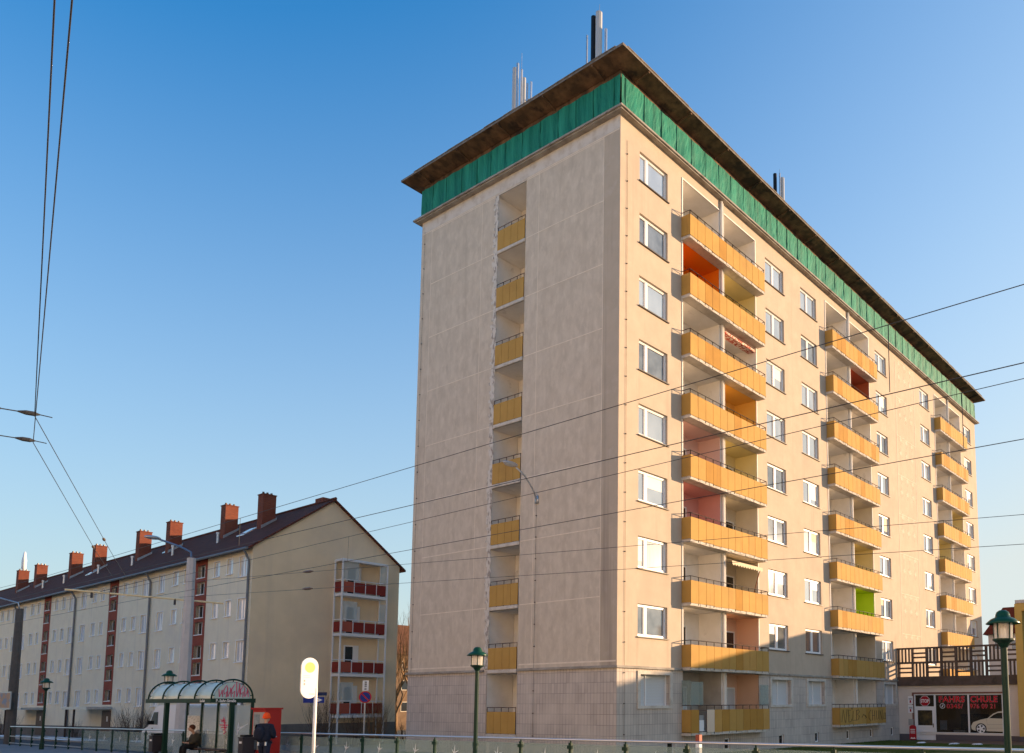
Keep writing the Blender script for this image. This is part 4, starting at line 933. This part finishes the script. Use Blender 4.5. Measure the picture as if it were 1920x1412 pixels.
b = MB(); [b.box(-.19, .0, -.034, -.031, z, z+.006) for z in (2.95, 2.9)]; b.box(-.17, -.13, -.034, -.031, 2.78, 2.83); b.box(-.17, -.13, -.034, -.031, 2.68, 2.74); b.box(.0, .17, -.034, -.031, 2.42, 2.435); b.build('board_print', 'machine_grey', o)
# no-stopping sign and direction signs
NS = thing('no_stopping_sign', 'round blue and red no-stopping sign with a white plate on a slim pole', 'traffic sign', (-.9, 15.5, -.2), R(-30))
b = MB(); b.tube([(0, 0, 0), (0, 0, 3.35)], .035, 8); b.build('pole', 'galv', NS)
def discY(r, y, z, n=24): return [(r*math.cos(i*2*math.pi/n), y, z+r*math.sin(i*2*math.pi/n)) for i in range(n)]
b = MB(); b.prism(discY(.29, -.05, 2.64), (0, .01, 0)); o = b.build('sign_disc', 'sign_red', NS); b = MB(); b.prism(discY(.235, -.054, 2.64), (0, .004, 0)); b.build('blue_field', 'sign_blue', o); b = MB(); b.prism([(-.19, -.058, 2.80), (-.15, -.058, 2.84), (.19, -.058, 2.48), (.15, -.058, 2.44)], (0, .004, 0)); b.build('red_bar', 'sign_red', o)
b = MB(); b.box(-.14, .14, -.05, -.04, 2.95, 3.45); o = b.build('sign_plate', 'sign_white', NS); b = MB(); [b.box(-.05, .05, -.054, -.05, z, z+w_) for z, w_ in ((3.34, .05), (3.24, .06), (3.15, .05), (3.06, .03), (3.0, .03))]; b.build('plate_print', 'black', o)
DSg = thing('direction_signs', 'blue direction signs with a white arrow on a pole behind the stop board', 'traffic sign', (-4.5, 13.7, -.2), R(-50))
b = MB(); b.tube([(0, 0, 0), (0, 0, 2.95)], .035, 8); b.build('pole', 'galv', DSg); b = MB(); b.box(-.45, .45, -.05, -.03, 2.36, 2.62); o = b.build('arrow_sign', 'sign_blue', DSg)
b = MB(); b.prism([(.12, -.055, 2.38), (.38, -.055, 2.49), (.12, -.055, 2.60)], (0, .004, 0)); b.build('arrow', 'sign_white', o); b = MB(); b.box(.02, .55, -.05, -.03, 2.68, 2.83); b.build('name_plate', 'sign_navy', DSg)
BO = thing('marker_post', 'white marker post with a red top before the lowest balcony', 'marker post', (-3.2, -6.2, LZ(0, -6)-.05)); b = MB(); b.box(-.07, .07, -.07, .07, 0, .95); b.build('post', 'sign_white', BO); b = MB(); b.box(-.072, .072, -.072, .072, .95, 1.22); b.build('red_band', 'balcony_red_pale', BO)
RS = thing('pavement_sign', 'round-topped red pavement sign beside the shop door', 'pavement sign', (26.8, -1.5, LZ(26.8, -1.5)+.02)); pts = [(0, -.22, .05), (0, -.22, .82)]+[(0, -.22*math.cos(math.pi*i/10), .82+.14*math.sin(math.pi*i/10)) for i in range(1, 10)]+[(0, .22, .82), (0, .22, .05)]
b = MB(); b.prism(pts, (.05, 0, 0)); o = b.build('board', 'paint_red', RS); b = MB(); [b.box(-.006, 0, -.15, .15, z, z+.045) for z in (.66, .55, .44)]; b.prism([(-.006, -.17, .1), (-.006, -.1, .2), (-.006, 0, .14), (-.006, .1, .2), (-.006, .17, .1), (-.006, 0, .09)], (.006, 0, 0)); b.build('print', 'sticker_white', o)
b = MB(); b.box(.02, .25, -.2, .2, 0, .05); b.build('foot', 'bin_dark', RS)

# ------------------------------------------------------------------ white van in the street
VY = 26.95; VN = thing('delivery_van', 'white delivery van parked in the street behind the shelter', 'van', (-4.3, VY, G(VY)-.18))
prof = [(-2.75, .35), (2.55, .35), (2.75, .55), (2.78, .95), (2.55, 1.15), (1.95, 1.32), (1.35, 2.15), (1.1, 2.38), (.8, 2.46), (-2.6, 2.5), (-2.78, 2.35), (-2.8, .5)]
b = MB(); b.prism([(-.95, y, z) for y, z in prof], (1.9, 0, 0)); vb = b.build('body', 'van_white', VN); md = vb.modifiers.new('bevel', 'BEVEL'); md.width = .07; md.segments = 3; md.limit_method = 'ANGLE'; md.angle_limit = R(20)
b = MB(); b.prism([(-.80, 1.98, 1.40), (-.80, 1.44, 2.14), (.80, 1.44, 2.14), (.80, 1.98, 1.40)], (0, .04, .03)); b.build('windscreen', 'pane_dark', VN)
for s_ in (-1, 1):
    b = MB(); b.prism([(s_*.955, .75, 1.42), (s_*.955, 1.75, 1.42), (s_*.955, 1.28, 2.08), (s_*.955, .75, 2.1)], (s_*.008, 0, 0)); b.build('side_window', 'pane_dark', VN)
    b = MB(); b.box(s_*.96, s_*1.12, 1.6, 1.68, 1.42, 1.62); b.build('mirror', 'black', VN); b = MB(); b.box(s_*.96, s_*.968, 1.3, 1.45, 1.2, 1.25); b.build('handle', 'black', VN)
    b = MB(); b.box(s_*.55, s_*.9, 2.66, 2.80, .82, 1.02); b.build('headlight', 'lamp_glass', VN)
    for y in (1.75, -1.7):
        c = MB(); c.tube([(s_*.72, y, .33), (s_*.97, y, .33)], .335, 20); wo = c.build('wheel', 'rubber', VN); c = MB(); c.tube([(s_*.965, y, .33), (s_*.978, y, .33)], .2, 14); c.build('rim', 'galv', wo)

# ------------------------------------------------------------------ masts and overhead wires
MA = thing('tram_mast', 'pale grey tapered tram mast with a blue street lamp arm behind the shelter', 'mast', (-6, 23, G(23)-.18))
b = MB(); b.lathe([(.34, 0), (.30, 2), (.21, 9.75), (.0, 9.78)], n=8); b.build('shaft', 'mast_grey', MA)
b = MB(); b.tube([(0, 0, 9.6), (-.05, .0, 10.05), (-.5, .05, 10.25), (-1.5, .1, 10.5)], .05, 8); b.build('lamp_arm', 'blue_paint', MA, smooth=True); b = MB(); b.ball((-1.75, .1, 10.53), .22, 12, (1.7, .8, .45)); b.build('lamp_head', 'galv', MA, smooth=True)
b = MB(); b.tube([(1.5, -.25, 7.6), (0, 0, 7.62), (-4.9, .8, 7.7)], .045, 8); b.build('cantilever_arm', 'arm_lit_tone', MA); b = MB(); b.tube([(0, 0, 9.2), (-3.6, .6, 7.72)], .014, 5); b.tube([(-.6, .1, 7.65), (-.6, .1, 7.35)], .05, 6); b.tube([(-3.9, .65, 7.66), (-3.9, .65, 7.4)], .05, 6); b.build('stay', 'cable', MA)
M2 = thing('tram_mast', 'dark concrete tram mast with a lamp arm and small billboard at the left', 'mast', (-6, 49, G(49)-.18))
b = MB(); b.lathe([(.32, 0), (.22, 9.2), (0, 9.22)], n=8); b.build('shaft', 'mast_brown', M2); b = MB(); b.tube([(0, 0, 9.1), (-.1, .1, 9.6), (-1.2, .9, 10.0)], .05, 8); b.build('lamp_arm', 'galv', M2, smooth=True); b = MB(); b.ball((-1.4, 1.05, 10.02), .22, 10, (1.5, .9, .45)); b.build('lamp_head', 'galv', M2, smooth=True)
b = MB(); b.box(-.42, -.36, -1.1, 1.1, 2.45, 3.45); o = b.build('billboard', 'billboard', M2); b = MB(); [b.box(-.43, -.36, a, c, d, e) for a, c, d, e in ((-1.16, 1.16, 2.35, 2.45), (-1.16, 1.16, 3.45, 3.53), (-1.16, -1.1, 2.45, 3.45), (1.1, 1.16, 2.45, 3.45))]; b.build('billboard_frame', 'galv', o); b = MB(); b.box(-.36, -.2, -.1, .1, 2.6, 3.3); b.build('bracket', 'iron', M2)
def wire(name, label, pts, r, fit=(), grp='overhead tram wires', drops=()):
    b = MB(); b.tube(pts, r, 6); o = b.build(name, 'cable', smooth=True); tag(o, label, 'wire', grp)
    for q in fit:
        p, dv = Vector(q[0]), Vector(q[1]).normalized(); s_ = q[2]; f = MB()
        f.tube([p-dv*.30*s_, p-dv*.12*s_, p+dv*.12*s_, p+dv*.30*s_], [.02*s_, .055*s_, .055*s_, .02*s_], 8); f.build('insulator', 'insulator', o)
    if drops:
        for d in drops: f = MB(); f.tube(d, .005, 5); f.build('dropper', 'cable', o)
    return o
def catenary(x, lab, z0):
    con = [(x+.0, y, z0-.0012*abs(y)) for y in (-34, -18, -5, 12, 30, 60, 100)]
    mz = lambda y: z0+.78+(-.012*(y+18) if y < 10 else -.336+.006*(y-10))
    wire('contact_wire', 'lower contact wire over the '+lab+' tram track', con, .0056)
    wire('messenger_wire', 'upper carrying wire over the '+lab+' tram track', [(x, y, mz(y)) for y in (-34, -26, -18, -10, 0, 10, 30, 60, 100)], .0052, drops=[((x, y, z0), (x, y, mz(y))) for y in (-17.7, -2.8, 12, 27)])
catenary(-15.6, 'nearer', 5.57); catenary(-13.05, 'farther', 5.58)
def along(a, b, t): return tuple(Vector(a).lerp(Vector(b), t))
m1, m2 = (-6.1, 22.9, 7.55), (-6.1, 22.9, 6.95)
for mm, rr_, lab, tt in ((m1, (1.0, -26.4, 6.9+.0), 'upper', .5), (m2, (1.0, -26.4, 5.98), 'lower', .5)): pass
wire('span_wire', 'upper thin span wire crossing low before the tower', [(-8.17, 17.79, 7.62), (-7.47, 3.25, 6.87), (-3.34, -16.1, 6.7), (-1.5, -24, 6.65)] if False else [(-8.2, 18.6, 7.52), (-3.34, -16.1, 6.70), (-2.2, -24, 6.5)], .007, [((-7.05, 10.0, 7.32), (-.14, 1, .02), 1.0)])
wire('span_wire', 'lowest thin span wire crossing before the tower', [(-8.2, 18.6, 6.85), (-3.28, -16.05, 5.98), (-2.2, -24, 5.8)], .007, [((-7.05, 10.0, 6.64), (-.14, 1, .02), 1.0)])
wire('curve_wire', 'tram wire descending from the top left, right-hand one of the pair', [(-24.45, -22, 5.70), (-22.80, -16.23, 5.70), (-20.82, -8.71, 5.70), (-16.72, .77, 5.52), (-15.4, 3.8, 5.5)], .0048, [((-17.60, -1.265, 5.559), (.40, .92, -.017), .5)])
wire('curve_wire', 'tram wire descending from the top left, left-hand one of the pair', [(-24.2, -22, 5.70), (-22.75, -16.31, 5.70), (-20.48, -7.41, 5.70), (-17.2, .4, 5.55), (-15.67, 3.95, 5.5)], .0048, [((-17.42, -.12, 5.56), (.39, .92, -.018), .5)])
for a, c in (((-20.86, -8.68, 5.73), (-24.0, -7.55, 5.78)), ((-20.55, -7.38, 5.73), (-24.0, -6.2, 5.80))):
    a, c = Vector(a), Vector(c); d = (c-a).normalized(); n_ = Vector((0, 0, 1)); f = MB()
    f.tube([a-d*.10, a-d*.04, a+d*.04, a+d*.12], [.008, .03, .03, .010], 8); f.tube([a-d*.22-n_*.01, a-d*.10], .006); f.tube([a+d*.12, a+d*.28], .007); f.tube([a+d*.28, a+d*.30+n_*.022, a+d*.62+n_*.022, a+d*.66], .007); f.tube([a+d*.28, a+d*.30-n_*.022, a+d*.62-n_*.022, a+d*.66], .007); f.tube([a+d*.66, c], .0055)
    tag(f.build('pull_off_wire', 'cable'), 'upper sideways pull-off wire at the left edge' if a.y < -8 else 'lower sideways pull-off wire at the left edge', 'wire', 'overhead tram wires')

# ------------------------------------------------------------------ bare trees and shrubs
def branch(mb, p, d, ln, r, depth, rr, spread=.55, upb=.12, n=5):
    k = 3; pts = [p]; rs = [r]; q = Vector(p); dd = Vector(d).normalized()
    for i in range(k):
        dd = (dd+Vector((rr.uniform(-.16, .16), rr.uniform(-.16, .16), rr.uniform(-.05, .16)+upb*.3))).normalized(); q = q+dd*(ln/k); pts.append(tuple(q)); rs.append(r*(1-.45*(i+1)/k))
    mb.tube(pts, rs, n if depth > 1 else 3)
    if depth <= 0: return
    for j in range(rr.choice((2, 3, 3))):
        t_ = pts[rr.choice((1, 2, 3, 3))]; nd = (dd+Vector((rr.uniform(-1, 1), rr.uniform(-1, 1), rr.uniform(-.3, .8)))*spread+Vector((0, 0, upb))).normalized()
        branch(mb, t_, nd, ln*rr.uniform(.6, .82), max(.004, r*.55), depth-1, rr, spread, upb, n)
def tree(loc, H, label, seed, m='bark', depth=5, group='bare winter trees', k_=1.0):
    rr = random.Random(seed); t = thing('bare_tree', label, 'tree', loc, group=group)
    b = MB(); b.tube([(0, 0, -.1), (.05, .03, H*.15), (.0, .08, H*.32)], [.03*H*.6, .024*H*.6, .018*H*.6], 9); b.build('trunk', m, t, smooth=True)
    c = MB()
    for i in range(4):
        a = i*1.57+rr.uniform(-.4, .4); branch(c, (0, .08*min(1, 1), H*(.2+.04*i)), (math.cos(a)*.6, math.sin(a)*.6, 1), H*.26, .011*H*.7*k_, depth, rr)
    c.build('crown', m, t); return t
tree((16.5, 36, -.6), 10.5, 'bare tree in the gap between the cream building and the tower', 4, 'bark_warm', 5, k_=1.3)
tree((13.4, 34.2, -.6), 8.2, 'nearest bare tree just behind the gable corner in the gap', 5, 'bark_warm', 5, k_=1.3)
tree((15.2, 38.5, -.6), 7.5, 'low bare tree in the middle of the gap beside the tower', 11, 'bark_warm', 5, k_=1.3)
tree((19.5, 43, -.6), 9, 'farther bare tree in the gap before the tan house', 14, 'bark_warm', 5, k_=1.3)
tree((22.5, -11.2, -.35), 6.2, 'bare tree at the right edge before the yellow building', 8, 'bark', 5)
def shrub(loc, H, Rr, n, label, seed, m='bark', name='bare_shrub'):
    rr = random.Random(seed); b = MB()
    for i in range(n):
        a = rr.uniform(0, 6.28); s_ = rr.uniform(0, .35)*Rr; d = Vector((math.cos(a)*rr.uniform(.1, .9)*Rr/H, math.sin(a)*rr.uniform(.1, .9)*Rr/H, 1))
        branch(b, (s_*math.cos(a), s_*math.sin(a), -.05), d, H*rr.uniform(.4, .6), .016, 2, rr, .45, .25, 4)
    o = b.build(name, m); o.location = loc; return tag(o, label, 'shrub', 'bare shrubs along the buildings')
shrub((2.5, 25.2, -.35), 2.7, 1.3, 34, 'tall bare shrub before the gable balconies', 1); shrub((3.6, 23.6, -.35), 1.9, .9, 22, 'low dark shrub at the foot of the gable balconies', 2)
shrub((-.6, 43.6, -.45), 2.2, 2.2, 60, 'wide bare shrub by the entrance canopy of the long building', 3); shrub((-.6, 40.6, -.4), 1.9, 1.5, 34, 'bare shrub directly behind the white van', 4); shrub((-.7, 54.3, -.5), 1.2, .9, 22, 'small shrub at the middle downpipe of the long building', 5)
shrub((-.9, 71, -.6), 1.7, 2.0, 36, 'dark shrub at the far left end of the long building', 6); shrub((.4, 29.3, -.4), 1.5, 1.0, 46, 'dense dark shrub at the gable corner behind the ticket machine', 7); shrub((8.8, 26.0, -.5), 1.3, 1.5, 50, 'dark shrub at the right foot of the gable', 8); shrub((9.5, 30.5, -.5), 2.6, 1.3, 46, 'tall brown shrub filling the foot of the gap', 10, 'bark_warm'); shrub((3.5, 16.5, -.3), .9, 1.0, 36, 'low dark shrub beside the left corner of the tower', 9)

# ------------------------------------------------------------------ people
def skinned(name, verts, edges, m, parent, sub=2):
    me = bpy.data.meshes.new(name); me.from_pydata([v[:3] for v in verts], edges, []); me.materials.append(MATS[m])
    o = bpy.data.objects.new(name, me); COL.objects.link(o); o.parent = parent
    o.modifiers.new('skin', 'SKIN'); sv = me.skin_vertices[0].data if me.skin_vertices else None
    if sv is None:
        bm = bmesh.new(); bm.from_mesh(me); bm.verts.layers.skin.verify(); bm.to_mesh(me); bm.free(); sv = me.skin_vertices[0].data
    for i, v in enumerate(verts):
        q = v[3]; sv[i].radius = (q if isinstance(q, tuple) else (q, q)); sv[i].use_root = (i == 0)
    md = o.modifiers.new('sub', 'SUBSURF'); md.levels = sub; md.render_levels = sub
    me.polygons.foreach_set('use_smooth', [True]*len(me.polygons)); o.modifiers['skin'].use_smooth_shade = True
    return o
def chain(pts): return [(i, i+1) for i in range(len(pts)-1)]
def fingers(v, e, wrist_i, wp, dirv, sidev, curl):
    wp, d, s_ = Vector(wp), Vector(dirv).normalized(), Vector(sidev).normalized(); cv = Vector(curl).normalized()
    pa = len(v); v.append((*(wp+d*.06), .028)); e.append((wrist_i, pa))
    for k, (off, ln) in enumerate(((-.03, .065), (-.01, .075), (.01, .07), (.03, .055))):
        a = len(v); b = wp+d*.10+s_*off; v.append((*b, .009)); v.append((*(b+d*ln*.5+cv*.012), .0085)); v.append((*(b+d*ln*.8+cv*.04), .0075)); e += [(pa, a), (a, a+1), (a+1, a+2)]
    a = len(v); b = wp+d*.04-s_*.03; v.append((*(b-s_*.015+d*.015), .011)); v.append((*(b-s_*.03+d*.045+cv*.015), .009)); e += [(pa, a), (a, a+1)]
# seated person: faces -X, hip on the bench
HP = Vector((-8.82, 14.72, zs+.55)); PS = thing('person', 'person sitting on the shelter bench in an olive coat with grey hood, looking down', 'person', (HP.x, HP.y, zs))
def H_(x, y, z, r): return (-x, y, z-zs+zs, r)      # x forward (towards -X)
hz = .55
V = [(0, 0, hz, .11), (-.02, 0, hz+.18, .10), (.02, 0, hz+.38, .10), (.08, 0, hz+.50, .055), (.13, 0, hz+.58, .05), (.17, 0, hz+.66, .095), (.19, 0, hz+.74, .10), (.18, 0, hz+.80, .075)]
E = chain(V)
for s_ in (-1, 1):
    a = len(V); V += [(.04, s_*.15, hz+.42, .045), (.12, s_*.20, hz+.20, .038), (.34, s_*.10, hz+.13, .032)]; E += [(2, a), (a, a+1), (a+1, a+2)]
    Vf, Ef = V, E; fingers(Vf, Ef, a+2, (.34, s_*.10, hz+.13), (1, -s_*.5, .1), (0, 1, 0), (0, 0, 1))
    a = len(V); V += [(.08, s_*.1, hz-.02, .07), (.45, s_*.11, hz-.01, .055), (.47, s_*.11, hz-.22, .045), (.43, s_*.11, .08, .04), (.58, s_*.11, .03, .032)]; E += [(0, a), (a, a+1), (a+1, a+2), (a+2, a+3), (a+3, a+4)]
flip = lambda vv: [(-v[0], v[1], v[2], v[3]) for v in vv]
skinned('body', flip(V), E, 'skin', PS)
Jv = [(0, 0, hz-.04, (.21, .20)), (-.03, 0, hz+.15, (.21, .20)), (0, 0, hz+.34, (.225, .20)), (.06, 0, hz+.52, .125)]; Je = chain(Jv)
for s_ in (-1, 1): a = len(Jv); Jv += [(.03, s_*.19, hz+.41, .115), (.10, s_*.24, hz+.19, .095), (.31, s_*.11, hz+.13, .07)]; Je += [(2, a), (a, a+1), (a+1, a+2)]
skinned('coat', flip(Jv), Je, 'coat_olive', PS)
Tv = [(0, 0, hz-.05, .14)]; Te = []
for s_ in (-1, 1): a = len(Tv); Tv += [(.1, s_*.1, hz-.02, .115), (.45, s_*.12, hz-.01, .10), (.47, s_*.12, hz-.24, .085), (.43, s_*.12, .10, .075)]; Te += [(0, a), (a, a+1), (a+1, a+2), (a+2, a+3)]
skinned('trousers', flip(Tv), Te, 'trousers', PS)
hd = MB(); hd.tube([(.05, -.14, hz+.52), (.06, 0, hz+.60), (.05, .14, hz+.52), (-.02, .1, hz+.42), (.08, 0, hz+.38), (-.02, -.1, hz+.42)], .06, 8); hd.build('hood', 'hood_grey', PS, smooth=True)
hr = MB(); hr.ball((-.155, 0, hz+.745), .118, 14, (1, .9, 1.05)); hr.build('hair', 'hair', PS, smooth=True)
fc = MB(); fc.ball((-.235, 0, hz+.69), .07, 12, (.8, .95, 1.3)); fc.tube([(-.29, 0, hz+.71), (-.325, 0, hz+.675)], [.012, .018], 6); fc.build('face', 'skin', PS, smooth=True)
for s_ in (-1, 1):
    sh = MB(); sh.ball((-.52, s_*.12, .06), .07, 10, (1.9, .75, .85)); sh.build('shoe', 'hood_grey', PS, smooth=True)
# standing person at the machine: faces +X
zp = G(7.2); PP = thing('person', 'standing person in an orange beanie and dark jacket before the red ticket machine', 'person', (-9.95, 6.95, zp), R(35))
V = [(0, 0, .98, .11), (0, 0, 1.18, .10), (0, 0, 1.40, .10), (.02, 0, 1.52, .055), (.04, 0, 1.58, .05), (.06, 0, 1.66, .09), (.06, 0, 1.76, .10), (.05, 0, 1.83, .07)]; E = chain(V)
for s_ in (-1, 1):
    a = len(V); V += [(0, s_*.17, 1.41, .045), (.02, s_*.25, 1.17, .038), (.22, s_*.16, 1.06, .032)]; E += [(2, a), (a, a+1), (a+1, a+2)]
    fingers(V, E, a+2, (.22, s_*.16, 1.06), (1, -s_*.3, .1), (0, 1, 0), (0, 0, -1))
    a = len(V); k_ = .10*s_; V += [(0, s_*.1, .93, .07), (k_, s_*.12, .52, .05), (k_*1.3-.04, s_*.13, .09, .042), (k_*1.3+.12, s_*.14, .04, .035)]; E += [(0, a), (a, a+1), (a+1, a+2), (a+2, a+3)]
skinned('body', V, E, 'skin', PP)
Jv = [(0, 0, .88, (.22, .20)), (-.01, 0, 1.12, (.22, .20)), (0, 0, 1.36, (.235, .20)), (.02, 0, 1.54, .12)]; Je = chain(Jv)
for s_ in (-1, 1): a = len(Jv); Jv += [(0, s_*.20, 1.41, .12), (.02, s_*.28, 1.16, .10), (.20, s_*.17, 1.06, .075)]; Je += [(2, a), (a, a+1), (a+1, a+2)]
skinned('jacket', Jv, Je, 'navy', PP)
Tv = [(0, 0, .93, .14)]; Te = []
for s_ in (-1, 1): a = len(Tv); k_ = .10*s_; Tv += [(0, s_*.1, .86, .125), (k_, s_*.13, .50, .10), (k_*1.3-.03, s_*.14, .10, .085)]; Te += [(0, a), (a, a+1), (a+1, a+2)]
skinned('jeans', Tv, Te, 'jeans', PP)
bh = MB(); bh.ball((.05, 0, 1.78), .125, 16, (1, .92, 1.0)); bh.tube([(.05, 0, 1.70), (.05, 0, 1.76)], .128, 16); bh.build('beanie', 'beanie', PP, smooth=True)
fc = MB(); fc.ball((.12, 0, 1.68), .07, 12, (.8, .95, 1.25)); fc.tube([(.175, 0, 1.70), (.205, 0, 1.665)], [.012, .018], 6); fc.build('face', 'skin', PP, smooth=True)
for s_ in (-1, 1): sh = MB(); sh.ball((.13*s_+.03, s_*.14, .05), .065, 10, (2, .8, .8)); sh.build('shoe', 'black', PP, smooth=True)
rl = MB(); rl.box(-.19, -.13, -.14, -.11, .80, .92); rl.box(-.19, -.13, .11, .14, .80, .92); rl.build('reflective_tab', 'sign_white', PP)
BP = thing('backpack', 'dark backpack worn on the back of the standing person', 'backpack', (-9.95-.2*math.cos(R(35))-.02, 6.95-.2*math.sin(R(35))+.12, zp+1.12), R(35))
b = MB(); b.ball((0, 0, .08), .19, 14, (.7, 1.0, 1.35)); b.build('bag', 'navy', BP, smooth=True); b = MB(); b.tube([(.02, .1, .3), (.14, .12, .38), (.25, .12, .30)], .02, 6); b.tube([(.02, -.1, .3), (.14, -.12, .38), (.25, -.12, .30)], .02, 6); b.build('strap', 'black', BP)
